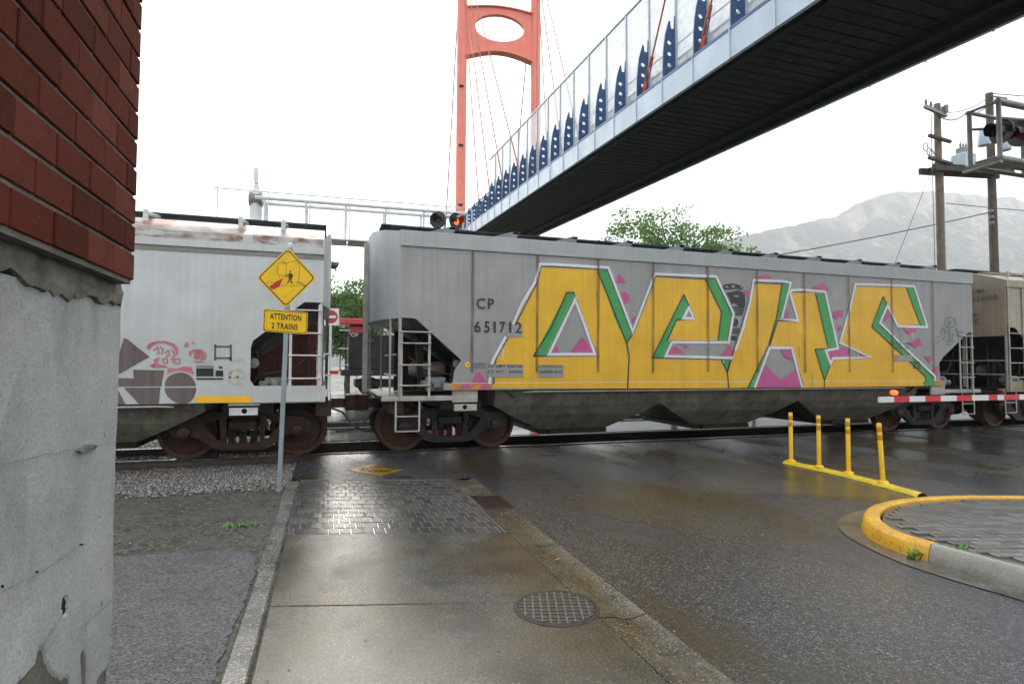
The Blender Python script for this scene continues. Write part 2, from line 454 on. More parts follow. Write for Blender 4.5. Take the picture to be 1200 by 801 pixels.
t.bump(t.noise(30, 3), 0.6, 0.05)
t = NT('far_ground')
t.col(t.ramp(t.noise(0.02, 6, rough=0.7), [(0.3, (0.06, 0.075, 0.04)), (0.7, (0.13, 0.12, 0.085))])); t.set(Roughness=0.8)
t = NT('mountain')
nm = t.n.new('ShaderNodeNewGeometry')
sx = t.n.new('ShaderNodeSeparateXYZ'); t.l.new(nm.outputs['True Normal'], sx.inputs[0])
rock = t.ramp(t.noise(0.03, 6, t.vec((1, 1, 0.4)), rough=0.7), [(0.35, (0.07, 0.055, 0.045)), (0.62, (0.36, 0.28, 0.21))])
scrub = t.ramp(t.noise(0.07, 6, rough=0.8), [(0.38, (0.008, 0.016, 0.018)), (0.62, (0.075, 0.076, 0.060))])
slope = t.math('ADD', sx.outputs[2], t.math('MULTIPLY', t.math('SUBTRACT', t.noise(0.02, 5), 0.5), 0.7))
t.col(t.mix(t.ramp(slope, [(0.42, 1.0), (0.60, 0.0)]), scrub, rock)); t.set(Roughness=0.9)

for nm in ('deck_dark', 'grimy_dark', 'cast_steel', 'cast_steel_rust', 'wheel_steel', 'slope_dark', 'slope_rust', 'hopper_under', 'hopper_under_white', 'walkway_dark', 'spring_steel', 'wall_concrete', 'mortar', 'mortar_bed', 'timber_dark', 'dirt', 'loco_dark'):
    MAT[nm].node_tree.nodes['Principled BSDF'].inputs['Specular IOR Level'].default_value = 0.14

# ---------------------------------------------------------------- mesh helpers
class MB:
    def __init__(s):
        s.v, s.f = [], []
    def add(s, vs, fs):
        n = len(s.v)
        s.v += [tuple(p) for p in vs]
        s.f += [tuple(i + n for i in f) for f in fs]
        return s
    def box(s, x0, x1, y0, y1, z0, z1):
        return s.add([(x0, y0, z0), (x1, y0, z0), (x1, y1, z0), (x0, y1, z0), (x0, y0, z1), (x1, y0, z1), (x1, y1, z1), (x0, y1, z1)],
                     [(0, 3, 2, 1), (4, 5, 6, 7), (0, 1, 5, 4), (1, 2, 6, 5), (2, 3, 7, 6), (3, 0, 4, 7)])
    def bar(s, a, b, w, h=None, upv=(0, 0, 1)):
        """rectangular bar from a to b, w wide, h deep"""
        h = h or w
        a, b = Vector(a), Vector(b)
        d = (b - a).normalized()
        u = Vector(upv)
        if abs(d.dot(u)) > 0.95:
            u = Vector((1, 0, 0))
        x = d.cross(u).normalized() * w / 2
        y = x.cross(d).normalized() * h / 2
        vs = [p + sx * x + sy * y for p in (a, b) for sx, sy in ((-1, -1), (1, -1), (1, 1), (-1, 1))]
        return s.add(vs, [(3, 2, 1, 0), (4, 5, 6, 7), (0, 1, 5, 4), (1, 2, 6, 5), (2, 3, 7, 6), (3, 0, 4, 7)])
    def tube(s, pts, r, n=8, r2=None, cap=True):
        pts = [Vector(p) for p in pts]
        m = len(pts)
        rings = []
        pu = None
        for i, p in enumerate(pts):
            d = (pts[min(i + 1, m - 1)] - pts[max(i - 1, 0)]).normalized()
            u = pu if pu is not None else (Vector((0, 0, 1)) if abs(d.z) < 0.9 else Vector((1, 0, 0)))
            x = d.cross(u)
            if x.length < 1e-4:
                x = d.cross(Vector((0.3, 1, 0.2)))
            x.normalize()
            y = x.cross(d).normalized()
            pu = y
            rr = r if r2 is None else r + (r2 - r) * i / (m - 1)
            rings.append([p + (x * math.cos(a) + y * math.sin(a)) * rr for a in [2 * math.pi * k / n for k in range(n)]])
        vs = [q for ring in rings for q in ring]
        fs = [(i * n + k, i * n + (k + 1) % n, (i + 1) * n + (k + 1) % n, (i + 1) * n + k) for i in range(m - 1) for k in range(n)]
        if cap:
            fs += [tuple(range(n - 1, -1, -1)), tuple((m - 1) * n + k for k in range(n))]
        return s.add(vs, fs)
    def lathe(s, prof, c, axis='z', n=24, sgn=1):
        """prof: (radius, along) pairs, revolved round an axis through c"""
        vs, fs = [], []
        for r, h in prof:
            for k in range(n):
                a = 2 * math.pi * k / n
                p = (r * math.cos(a), r * math.sin(a), h * sgn)
                q = p if axis == 'z' else ((p[0], p[2], p[1]) if axis == 'y' else (p[2], p[0], p[1]))
                vs.append((q[0] + c[0], q[1] + c[1], q[2] + c[2]))
        for i in range(len(prof) - 1):
            for k in range(n):
                fs.append((i * n + k, i * n + (k + 1) % n, (i + 1) * n + (k + 1) % n, (i + 1) * n + k))
        if prof[0][0] > 1e-6:
            fs.append(tuple(range(n)))
        if prof[-1][0] > 1e-6:
            fs.append(tuple((len(prof) - 1) * n + k for k in range(n)))
        return s.add(vs, fs)
    def prism(s, loops, fn, d0, d1):
        """2-D outline (with hole loops) extruded; fn(u, v, d) gives the 3-D point"""
        vl = [[Vector((u, v, 0)) for u, v in lp] for lp in loops]
        tri = tessellate_polygon(vl)
        flat = [p for lp in loops for p in lp]
        n = len(flat)
        vs = [fn(u, v, d0) for u, v in flat] + [fn(u, v, d1) for u, v in flat]
        fs = [tuple(tt) for tt in tri] + [tuple(i + n for i in reversed(tt)) for tt in tri]
        k = 0
        for lp in loops:
            m = len(lp)
            fs += [(k + i, k + (i + 1) % m, n + k + (i + 1) % m, n + k + i) for i in range(m)]
            k += m
        return s.add(vs, fs)
    def flat(s, loops, fn):
        vl = [[Vector((u, v, 0)) for u, v in lp] for lp in loops]
        tri = tessellate_polygon(vl)
        return s.add([fn(u, v) for lp in loops for u, v in lp], [tuple(tt) for tt in tri])
    def stroke(s, pts, w, fn):
        """flat painted line of width w along a 2-D polyline"""
        P = [Vector((p[0], p[1])) for p in pts]
        closed = (P[0] - P[-1]).length < 1e-4 and len(P) > 3
        L, Rr = [], []
        for i in range(len(P)):
            a = P[i - 1] if i > 0 else (P[-2] if closed else P[i])
            b = P[i + 1] if i < len(P) - 1 else (P[1] if closed else P[i])
            d1 = (P[i] - a).normalized() if (P[i] - a).length > 1e-6 else (b - P[i]).normalized()
            d2 = (b - P[i]).normalized() if (b - P[i]).length > 1e-6 else d1
            n1, n2 = Vector((-d1.y, d1.x)), Vector((-d2.y, d2.x))
            m = (n1 + n2)
            if m.length < 1e-3:
                m = n1
            m.normalize()
            k = 1 / max(0.45, m.dot(n1))
            L.append(P[i] + m * w / 2 * k)
            Rr.append(P[i] - m * w / 2 * k)
        n = len(P)
        return s.add([fn(p.x, p.y) for p in L + Rr], [(i, i + 1, n + i + 1, n + i) for i in range(n - 1)])
    def build(s, name, mat, parent=None, smooth=False, bevel=0.0):
        me = bpy.data.meshes.new(name)
        me.from_pydata(s.v, [], s.f)
        me.validate()
        bm = bmesh.new(); bm.from_mesh(me)
        bmesh.ops.recalc_face_normals(bm, faces=bm.faces)
        if bevel:
            bmesh.ops.bevel(bm, geom=[e for e in bm.edges if e.is_manifold and e.calc_face_angle(0) > 0.6], offset=bevel, segments=1, affect='EDGES', clamp_overlap=True)
        bm.to_mesh(me); bm.free()
        if smooth:
            for p in me.polygons:
                p.use_smooth = True
            try:
                me.set_sharp_from_angle(angle=R(38))
            except Exception:
                pass
        me.materials.append(MAT[mat])
        o = bpy.data.objects.new(name, me)
        COL.objects.link(o)
        if parent is not None:
            o.parent = parent
        return o

def tag(o, label=None, cat=None, group=None, kind=None):
    if label: o['label'] = label
    if cat: o['category'] = cat
    if group: o['group'] = group
    if kind: o['kind'] = kind
    return o
def empty(name, loc=(0, 0, 0), rz=0, label=None, cat=None, group=None):
    o = bpy.data.objects.new(name, None)
    o.empty_display_size = 0.2
    COL.objects.link(o)
    o.location = loc
    o.rotation_euler = (0, 0, rz)
    return tag(o, label, cat, group)
def inst(name, me, parent=None, loc=(0, 0, 0), rot=(0, 0, 0), sc=(1, 1, 1)):
    o = bpy.data.objects.new(name, me)
    COL.objects.link(o)
    o.parent = parent
    o.location, o.rotation_euler, o.scale = loc, rot, sc
    return o
def copy_tree(o, parent=None):
    c = o.copy()
    COL.objects.link(c)
    c.parent = parent
    for ch in list(o.children):
        copy_tree(ch, c)
    return c
def struct(o):
    o['kind'] = 'structure'
    return o

_TXT = {}
def text_geo(body, bold=0.0, space=1.0):
    key = (body, bold, space)
    if key not in _TXT:
        cu = bpy.data.curves.new('lettering', 'FONT')
        cu.body = body
        cu.offset = bold
        cu.space_character = space
        cu.resolution_u = 3
        ob = bpy.data.objects.new('lettering', cu)
        COL.objects.link(ob)
        dg = bpy.context.evaluated_depsgraph_get()
        me = bpy.data.meshes.new_from_object(ob.evaluated_get(dg))
        v = [(p.co.x, p.co.y) for p in me.vertices]
        f = [tuple(p.vertices) for p in me.polygons]
        bpy.data.objects.remove(ob); bpy.data.meshes.remove(me)
        _TXT[key] = (v, f)
    return _TXT[key]
def letters(mb, body, u0, u1, v0, v1, fn, bold=0.02, space=1.0):
    """lettering stretched to fill the box u0..u1, v0..v1"""
    v, f = text_geo(body, bold, space)
    xs, ys = [p[0] for p in v], [p[1] for p in v]
    ax, bx, ay, by = min(xs), max(xs), min(ys), max(ys)
    mb.add([fn(u0 + (p[0] - ax) / (bx - ax) * (u1 - u0), v0 + (p[1] - ay) / (by - ay) * (v1 - v0)) for p in v], f)
    return mb
def circle(cx, cy, r, n=20, ry=None):
    return [(cx + r * math.cos(2 * math.pi * k / n), cy + (ry or r) * math.sin(2 * math.pi * k / n)) for k in range(n)]

# ================================================================ THE SETTING
def sheet(name, pts, z, mat, parent=None):
    mb = MB()
    mb.flat([pts], lambda u, v: (u, v, z))
    return mb.build(name, mat, parent)

struct(sheet('ground', [(-1500, -1500), (2400, -1500), (2400, 1800), (-1500, 1800)], -0.32, 'far_ground'))
ROADZ = -0.018
# the street, running from behind the camera over the tracks and away on the far side
struct(sheet('road', [(1.99, -7), (26, -7), (26, 10.80), (-0.44, 10.80), (-0.44, 8.62), (1.99, 8.03)], ROADZ, 'asphalt'))
struct(sheet('far_road', [(-0.44, 17.2), (26, 17.2), (26, 29.0), (14, 29.0), (14, 90), (-0.44, 90)], ROADZ, 'wet_road'))
rl = random.Random(21)
lp = [(-9, -5), (-0.53, -5)]
y = -5.0
while y < 5.3:
    lp.append((-0.525 + 0.012 * math.sin(y * 3.1) + rl.uniform(-.016, .016), y))
    y += rl.uniform(.02, .06)
x = -0.62
while x > -4.5:
    lp.append((x, 5.42 - 0.24 * (x + .6) + 0.04 * math.sin(x * 5) + rl.uniform(-.02, .02)))
    x -= rl.uniform(.02, .06)
lp += [(-9, 6.5)]
struct(sheet('lot_pavement', lp, -0.008, 'old_asphalt'))
lp2 = []
for k in range(40):
    a = 2 * math.pi * k / 40
    lp2.append((-1.62 + (0.78 + rl.uniform(-.06, .05)) * math.cos(a), 6.33 - 0.24 * 0.78 * math.cos(a) + (0.24 + rl.uniform(-.07, .07)) * math.sin(a)))
struct(sheet('dirt_base', [(-9, -5), (-0.50, -5), (-0.50, 5.6), (-9, 6.4)], -0.016, 'dirt'))
mb = MB()
NXg, NYg = 40, 12
vs = []
for j in range(NYg + 1):
    for i in range(NXg + 1):
        x = -9 + 8.5 * i / NXg
        y = 5.3 + 3.2 * j / NYg
        vs.append((x, y, -0.022 - 0.010 * rnd.random() + (0.008 if 0 < j < NYg and rnd.random() < .3 else 0)))
mb.add(vs, [(j * (NXg + 1) + i, j * (NXg + 1) + i + 1, (j + 1) * (NXg + 1) + i + 1, (j + 1) * (NXg + 1) + i) for j in range(NYg) for i in range(NXg)])
struct(mb.build('dirt_verge', 'dirt', smooth=True))
# ballast bed left and right of the crossing, between and around the two tracks
mb = MB()
prof = [(8.1, -0.03), (8.6, -0.02), (9.6, -0.07), (10.6, -0.12), (13.2, -0.12), (14.3, -0.14), (17.4, -0.13), (19.2, -0.28)]
for x0, x1 in ((-60, -0.46), (26.0, 90)):
    n = len(mb.v)
    mb.add([(x, y, z) for y, z in prof for x in (x0, x1)], [(2 * i, 2 * i + 1, 2 * i + 3, 2 * i + 2) for i in range(len(prof) - 1)])
struct(mb.build('ballast_bed', 'ballast'))
# loose crushed stone on the near shoulder
st = MB()
rs = random.Random(3)
def stone(mb, x, y, z, s):
    a = rs.random() * 6.28
    pts = []
    for d in ((1, 0, 0), (-1, 0, 0), (0, 1, 0), (0, -1, 0), (0, 0, 1), (0, 0, -1)):
        k = s * (0.6 + 0.7 * rs.random())
        u, v = d[0] * math.cos(a) - d[1] * math.sin(a), d[0] * math.sin(a) + d[1] * math.cos(a)
        pts.append((x + u * k, y + v * k + d[2] * k * 0.25, z + d[2] * k * 0.75))
    mb.add(pts, [(0, 2, 4), (2, 1, 4), (1, 3, 4), (3, 0, 4), (2, 0, 5), (1, 2, 5), (3, 1, 5), (0, 3, 5)])
for i in range(12000):
    y = 7.95 + 2.75 * rs.random()
    x = -0.50 - 4.6 * rs.random()
    if y < 8.35 and rs.random() < (8.35 - y) / 0.4:
        continue
    z = -0.02 if y < 8.6 else (-0.02 - 0.05 * (y - 8.6) if y < 10.6 else -0.12)
    stone(st, x, y, z + 0.004, 0.013 + 0.021 * rs.random())
for i in range(2500):
    y = 11.15 + 1.1 * rs.random() if rs.random() < .4 else 12.6 + 2 * rs.random()
    stone(st, -0.6 - 5 * rs.random(), y, -0.115, 0.02 + 0.02 * rs.random())
tag(st.build('gravel', 'stone'), 'loose grey and pale crushed stone beside the rails', 'gravel', kind='stuff')
# a thin scatter of pebbles on the dirt and the lot
pb = MB()
for i in range(900):
    x, y = -0.55 - 3.0 * rs.random() ** 1.3, 2.6 + 5.5 * rs.random()
    stone(pb, x, y, -0.012, 0.004 + 0.009 * rs.random() ** 2)
for i in range(120):
    stone(pb, 1.7 + 0.35 * rs.random(), 2.6 + 4.5 * rs.random(), -0.018, 0.004 + 0.006 * rs.random())
for i in range(26):
    stone(pb, -.3 + 1.9 * rs.random(), 2.4 + 3.3 * rs.random(), 0.002, 0.003 + 0.006 * rs.random())
for i in range(160):
    stone(pb, 2.1 + 5 * rs.random(), 1.6 + 5 * rs.random(), ROADZ, 0.003 + 0.004 * rs.random())
tag(pb.build('grit', 'stone'), 'scattered small pebbles on the dirt and gutter', 'grit', kind='stuff')

# cracks and an old trench seam in the road
road = bpy.data.objects['road']
rc = random.Random(9)
for pts, w_ in (([(8.6, 5.6), (9.6, 6.3), (11.2, 6.4), (13.0, 7.1)], .008), ([(2.6, 7.0), (4.6, 7.3), (6.9, 8.5), (10.5, 8.9), (14.5, 9.3)], .007), ([(5.0, 8.2), (5.6, 9.2), (6.9, 9.8)], .004), ([(3.6, .6), (4.1, 1.7), (4.3, 2.4)], .005)):
    pp = []
    for (a, b), (c, d) in zip(pts, pts[1:]):
        for q in range(14):
            pp.append((a + (c - a) * q / 14 + rc.uniform(-.02, .02), b + (d - b) * q / 14 + rc.uniform(-.02, .02)))
    MB().stroke(pp + [pts[-1]], w_, lambda u, v: (u, v, ROADZ + .0025)).build('crack', 'grimy_dark', road)
# --- tracks: two parallel, rails standing clear on the ballast and flush in the crossing
def rail(parent, y, x0, x1, inner):
    mb = MB()
    mb.box(x0, x1, y - 0.036, y + 0.036, -0.035, 0.0)
    mb.build('rail_head', 'rail_steel', parent, bevel=0.006)
    mb = MB()
    mb.box(x0, x1, y - 0.009, y + 0.009, -0.15, -0.035)
    mb.box(x0, x1, y - 0.07, y + 0.07, -0.175, -0.15)
    mb.build('rail_web', 'rail_side', parent)
for yc, lab in ((11.68, 'near'), (16.0, 'far')):
    trk = struct(empty('railway_track', (0, 0, 0)))
    trk['label'] = 'near railway track under the freight cars' if lab == 'near' else 'empty second railway track behind the freight cars'
    for sgn in (-1, 1):
        rail(trk, yc + sgn * 0.7535, -60, 90, -sgn)
    me = MB().box(-0.11, 0.11, -1.3, 1.3, -0.2, -0.128).build('sleeper', 'tie_wood', trk)
    me.location = (-0.75, yc, 0)
    for k in range(1, 26):
        inst('sleeper', me.data, trk, (-0.75 - 0.56 * k, yc, 0), (0, 0, rnd.uniform(-.02, .02)))
    # crossing panels between and beside the rails (flangeways left open)
    for j in range(11):
        xa = -0.44 + j * 2.4
        m = MB().box(xa + .012, xa + 2.388, yc - 0.62, yc + 0.62, -0.12, -0.012)
        m.build('crossing_panel', 'crossing_panel', trk, bevel=0.01)
        m = MB().box(xa + .012, xa + 2.388, yc - 1.06 if yc > 12 else yc - 0.868, yc - 0.80, -0.12, -0.014)
        m.build('crossing_panel', 'crossing_panel', trk, bevel=0.01)
        m = MB().box(xa + .012, xa + 2.388, yc + 0.80, yc + 1.06, -0.12, -0.014)
        m.build('crossing_panel', 'crossing_panel', trk, bevel=0.01)
struct(sheet('road_between_tracks', [(-0.44, 12.75), (26, 12.75), (26, 14.93), (-0.44, 14.93)], ROADZ, 'wet_road'))

# --- sidewalk: slabs, paver patch, edging stones and gutter
SK = -0.27
sw = struct(empty('sidewalk', (0, 0, 0)))
def skew_slab(name, x0, x1, ya, yb, z0, z1, mat, parent, sk=SK, bevel=0.006):
    mb = MB()
    f = lambda x, y: y + sk * (x + 0.35)
    mb.add([(x0, f(x0, ya), z0), (x1, f(x1, ya), z0), (x1, f(x1, yb), z0), (x0, f(x0, yb), z0), (x0, f(x0, ya), z1), (x1, f(x1, ya), z1), (x1, f(x1, yb), z1), (x0, f(x0, yb), z1)],
           [(0, 3, 2, 1), (4, 5, 6, 7), (0, 1, 5, 4), (1, 2, 6, 5), (2, 3, 7, 6), (3, 0, 4, 7)])
    return mb.build(name, mat, parent, bevel=bevel)
for ya, yb in ((-3.5, -1.2), (-1.187, 1.45), (1.463, 4.150), (4.163, 5.845)):
    skew_slab('slab', -0.345, 1.66, ya, yb, -0.12, 0.0, 'sidewalk', sw)
sheet('joint_filler', [(-0.345, -3.5), (1.69, -3.5), (1.69, 7.9), (1.64, 7.9), (1.64, 5.3), (-0.345, 5.84)], -0.0055, 'gutter', sw)
sheet('paver_bed', [(-0.345, 5.845), (1.66, 5.845 + SK * 2.0), (1.66, 8.55 + SK * 2.0), (-0.345, 8.55)], -0.005, 'joint_glint', sw)
# pavers (long side across the walk's direction of travel, staggered)
PW, PL = 0.1055, 0.2
pm = None
row = 0
y = 5.86
while y < 8.45:
    x = -0.34 + (0 if row % 2 else -PW / 2)
    while x < 1.66:
        xa, xb = max(x, -0.34), min(x + PW, 1.655)
        if xb - xa > 0.03:
            full = xb - xa > PW - 1e-4
            if full and pm is not None:
                o = inst('paver', pm, sw, (x, y + SK * (x + 0.35), rnd.uniform(-.0018, .0012)), (rnd.uniform(-.012, .012), rnd.uniform(-.02, .02), 0))
            else:
                w = xb - xa - 0.010
                l = PL - 0.017
                mb = MB()
                mb.add([(0, 0, -.05), (w, SK * w, -.05), (w, SK * w + l, -.05), (0, l, -.05), (0, 0, 0), (w, SK * w, 0), (w, SK * w + l, 0), (0, l, 0)],
                       [(0, 3, 2, 1), (4, 5, 6, 7), (0, 1, 5, 4), (1, 2, 6, 5), (2, 3, 7, 6), (3, 0, 4, 7)])
                o = mb.build('paver', 'paver', sw, bevel=0.004)
                o.location = (xa, y + SK * (xa + 0.35), 0)
                if full: pm = o.data
        x += PW
    y += PL
    row += 1
ys = [-3.5, -1.0, 1.2, 3.0, 4.88, 6.02, 7.1, 8.45]
for a, b in zip(ys, ys[1:]):
    m = MB()
    dx = rnd.uniform(-.012, .012)
    m.add([(-.51 + dx, a + .008, -.12), (-.362, a + .008, -.12), (-.362, b - .008, -.12), (-.505 + dx, b - .008, -.12), (-.505 + dx, a + .008, .006), (-.362, a + .008, .006), (-.362, b - .008, .006), (-.50 + dx, b - .008, .006)],
          [(0, 3, 2, 1), (4, 5, 6, 7), (0, 1, 5, 4), (1, 2, 6, 5), (2, 3, 7, 6), (3, 0, 4, 7)])
    m.build('edging_stone', 'edging', sw, bevel=0.012)
sheet('edging_joint', [(-.53, -3.5), (-.34, -3.5), (-.34, 8.5), (-.53, 8.5)], -0.022, 'dirt', sw)
gl = struct(empty('gutter', (0, 0, 0)))
ys = [-3.5, -.6, 1.6, 3.35, 4.9, 6.20]
for a, b in zip(ys, ys[1:]):
    m = MB()
    prof = [(1.672, -0.002), (1.76, -0.006), (1.84, -0.030), (1.90, -0.036), (2.005, -0.014), (2.03, -.05)]
    n = len(prof)
    m.add([(x, yy, z) for yy in (a + .006, b - .006) for x, z in prof], [(i, i + 1, n + i + 1, n + i) for i in range(n - 1)])
    m.build('gutter_section', 'gutter', gl, smooth=True)
m = MB()
m.add([(x, yy, z) for yy in (6.90, 8.02) for x, z in prof], [(i, i + 1, n + i + 1, n + i) for i in range(n - 1)])
m.build('gutter_section', 'gutter', gl, smooth=True)

# --- far side: lawn, hills
struct(sheet('lawn', [(-70, 21), (-0.6, 21), (-0.6, 90), (-70, 90)], -0.05, 'lawn'))
struct(sheet('park_lawn', [(14.2, 29.2), (120, 29.2), (120, 90), (14.2, 90)], -0.05, 'lawn'))

def mountain():
    ridge = [(-260, 20), (100, 70), (420, 150), (620, 215), (771, 264), (836, 285), (938, 309), (1045, 336), (1105, 352), (1152, 380), (1215, 407), (1296, 427), (1380, 438), (1485, 443), (1540, 441), (1623, 440), (1681, 451), (1730, 440), (1860, 415), (2000, 400), (2150, 380)]
    import mathutils.noise as mn
    N, Mr = 300, 90
    vs, fs = [], []
    def rz(x):
        for (a, za), (b, zb) in zip(ridge, ridge[1:]):
            if a <= x <= b:
                return za + (zb - za) * (x - a) / (b - a)
        return ridge[-1][1]
    for j in range(Mr + 1):
        tt = j / Mr
        for i in range(N + 1):
            x = -260 + 2410 * i / N
            h = rz(x)
            if tt < 0.25:          # back slope
                q = tt / 0.25
                y = 1000 + 420 * (1 - q)
                z = h * (0.35 + 0.65 * q)
            else:
                q = (tt - 0.25) / 0.75
                y = 1000 - 560 * q
                g = mn.noise((x * 0.006, q * 2.2, 3.1))
                cl = 0.26 + 0.10 * g
                if q < 0.16:
                    z = h * (1 - cl * (q / 0.16) ** 0.8)
                else:
                    z = h * (1 - cl) * (1 - (q - 0.16) / 0.84) ** 1.15
            e = min(1, abs(tt - 0.25) * 9)
            amp = h * 0.13
            d = mn.fractal((x * 0.011, y * 0.009, z * 0.006), 1.0, 2.0, 5)
            gul = abs(mn.noise((x * 0.022, q * 1.3, 0.5))) * (0.13 if tt > 0.25 else 0) * h
            vs.append((x + d * 14, y + d * amp * e * 1.2, max(-3, z + d * amp * (0.10 + 0.5 * e) - gul * e + 5.0 * mn.fractal((x * 0.045, 3.3, q), 1.0, 2.0, 4))))
    for j in range(Mr):
        for i in range(N):
            a = j * (N + 1) + i
            fs.append((a, a + 1, a + N + 2, a + N + 1))
    return MB().add(vs, fs).build('mountain', 'mountain', smooth=True)
struct(mountain())

# ================================================================ BRICK BUILDING (near left)
bw = empty('brick_building', (-0.64, 2.25, 0), label='red brick building corner on a pale cracked concrete base at the left edge', cat='building')
# local: x = 0 at the brick face (wall runs back along -x), y = 0 at the far corner (wall runs towards -y)
m = MB().box(-3.5, -0.0075, -6.0, -0.0075, 1.87, 4.4)
m.build('mortar_core', 'mortar', bw)
CH, BL, JT = 0.0972, 0.2, 0.011
bm_full = None
zc = 1.885
course = 0
while zc < 4.3:
    yy = 0.0
    seq = [BL * (0.5 if course % 2 else 1.0)]
    while sum(seq) < 3.25:
        seq.append(BL)
    if zc > 3.45:
        seq = []
    for l in seq:
        if abs(l - BL) < 1e-6 and bm_full is not None:
            inst('brick', bm_full, bw, (rnd.uniform(-.002, .0015), yy, zc), (0, rnd.uniform(-.006, .006), rnd.uniform(-.004, .004)))
        else:
            mb = MB()
            dd = 0.1
            mb.box(-dd, 0, -l + JT * 0.55, 0, 0, CH - JT)
            o = mb.build('brick', 'brick', bw, bevel=0.003)
            o.location = (0, yy, zc)
            if abs(l - BL) < 1e-6: bm_full = o.data
        yy -= l
    # end-wall bricks that turn the corner
    for q in range(1 if seq else 0):
        x0 = -0.1 - JT - q * (BL) - (0.0 if course % 2 else 0.1)
        o = MB().box(x0 - BL + JT, x0, -0.09, 0.0, 0, CH - JT).build('brick', 'brick', bw, bevel=0.003)
        o.location = (0, 0, zc)
    zc += CH
    course += 1
m = MB().box(-3.4, 0.0, -6.0, -3.46, 1.885, 4.3)
m.build('wall_behind', 'brick', bw)
# mortar bed: lumpy band under the bricks
mb = MB()
ny, nz = 120, 16
import mathutils.noise as mnz
vs = []
for j in range(nz + 1):
    for i in range(ny + 1):
        y = 0.072 - 3.5 * i / ny
        bot = 1.788 + 0.030 * mnz.noise((y * 7, 1.7, 0)) + 0.022 * mnz.noise((y * 23, 4.7, 0))
        z = 1.882 - (1.882 - bot) * j / nz
        x = -0.046 + 0.012 * mnz.fractal((y * 14, z * 14, 2), 1.0, 2.0, 4) - (0.03 if j == nz else 0) - (0.02 if j == 0 else 0)
        if i == 0: x -= 0.015
        vs.append((x, y, z))
fs = [(j * (ny + 1) + i, j * (ny + 1) + i + 1, (j + 1) * (ny + 1) + i + 1, (j + 1) * (ny + 1) + i) for j in range(nz) for i in range(ny)]
mb.add(vs, fs)
mb.box(-3.3, -0.085, -6, 0.05, 1.76, 1.884)
mb.build('mortar_bed', 'mortar_bed', bw, smooth=True)
mb = MB()
ny, nz = 320, 150
SPALLS = [[(-.563, .836), (-.548, .841), (-.5, .827), (-.468, .84), (-.447, .859), (-.429, .854), (-.407, .816), (-.386, .781), (-.358, .75), (-.324, .732), (-.302, .709), (-.281, .71), (-.258, .693), (-.244, .652), (-.241, .3), (-.70, .3), (-.70, .78)], [(-.15, .3), (-.162, .641), (-.175, .698), (-.169, .724), (-.153, .723), (-.134, .691), (-.125, .641), (-.119, .3)], [(-.03, .30), (-.036, .569), (-.009, .576), (.03, .571), (.09, .563), (.09, .30)], [(-.329, .924), (-.321, .942), (-.307, .944), (-.284, .922), (-.285, .901), (-.296, .887), (-.317, .897)]]
def in_poly(px, pz, P):
    c = False
    for (xa, za), (xb, zb) in zip(P, P[1:] + P[:1]):
        if (za > pz) != (zb > pz) and px < (xb - xa) * (pz - za) / (zb - za) + xa:
            c = not c
    return c
vs = []
for j in range(nz + 1):
    for i in range(ny + 1):
        y = 0.124 - (1.3 * i / 260 if i <= 260 else 1.3 + 2.2 * (i - 260) / 60)
        z = 1.80 - 1.85 * j / nz
        x = -0.056 + 0.004 * mnz.fractal((y * 5, z * 5, 8), 1.0, 2.0, 4)
        yy = y - 0.058 + (0.006 * mnz.noise((z * 9, 0, 3)) if i == 0 else 0) + 0.012 * (1.8 - z) / 1.8
        if z < 0.98 and any(in_poly(yy + .008 * mnz.noise((yy * 40, z * 40, 1)), z + .01 * mnz.noise((yy * 40, z * 40, 9)), P) for P in SPALLS):
            x -= 0.011 + 0.004 * mnz.noise((yy * 30, z * 30, 5))
        vs.append((x, yy, z))
mb.add(vs, [(j * (ny + 1) + i, j * (ny + 1) + i + 1, (j + 1) * (ny + 1) + i + 1, (j + 1) * (ny + 1) + i) for j in range(nz) for i in range(ny)])
mb.box(-3.3, -0.078, -6, 0.05, -0.3, 1.79)
mb.build('concrete_base', 'wall_concrete', bw, smooth=True)
# spalled patches low on the base (plaster skin broken away, darker core showing) and pock marks
def patch(pts, mat='spalled', name='spalled_patch', dep=-0.0605):
    m = MB()
    m.prism([pts], lambda u, v, d: (d, u, v), -0.075, dep)
    m.build(name, mat, bw)
patch([(-.563, .836), (-.548, .841), (-.5, .827), (-.468, .84), (-.447, .859), (-.429, .854), (-.407, .816), (-.386, .781), (-.358, .75), (-.324, .732), (-.302, .709), (-.281, .71), (-.258, .693), (-.244, .652), (-.241, .5), (-.589, .5)])
patch([(-.15, .5), (-.162, .641), (-.175, .698), (-.169, .724), (-.153, .723), (-.134, .691), (-.125, .641), (-.119, .5)])
patch([(-.03, .40), (-.036, .569), (-.009, .576), (.03, .571), (.055, .563), (.06, .40)])
patch([(-.329, .924), (-.321, .942), (-.307, .944), (-.284, .922), (-.285, .901), (-.296, .887), (-.317, .897)], 'grimy_dark', 'pock_mark')
for y0, z0 in ((-.214, 1.061), (-.489, 1.074), (-.653, 1.098)):
    s_ = rnd.uniform(.0022, .0045)
    patch([(y0 + s_ * math.cos(a) * rnd.uniform(.5, 1), z0 + 1.5 * s_ * math.sin(a) * rnd.uniform(.5, 1)) for a in [k2 * 1.047 for k2 in range(6)]], 'grimy_dark', 'pock_mark', -0.049)
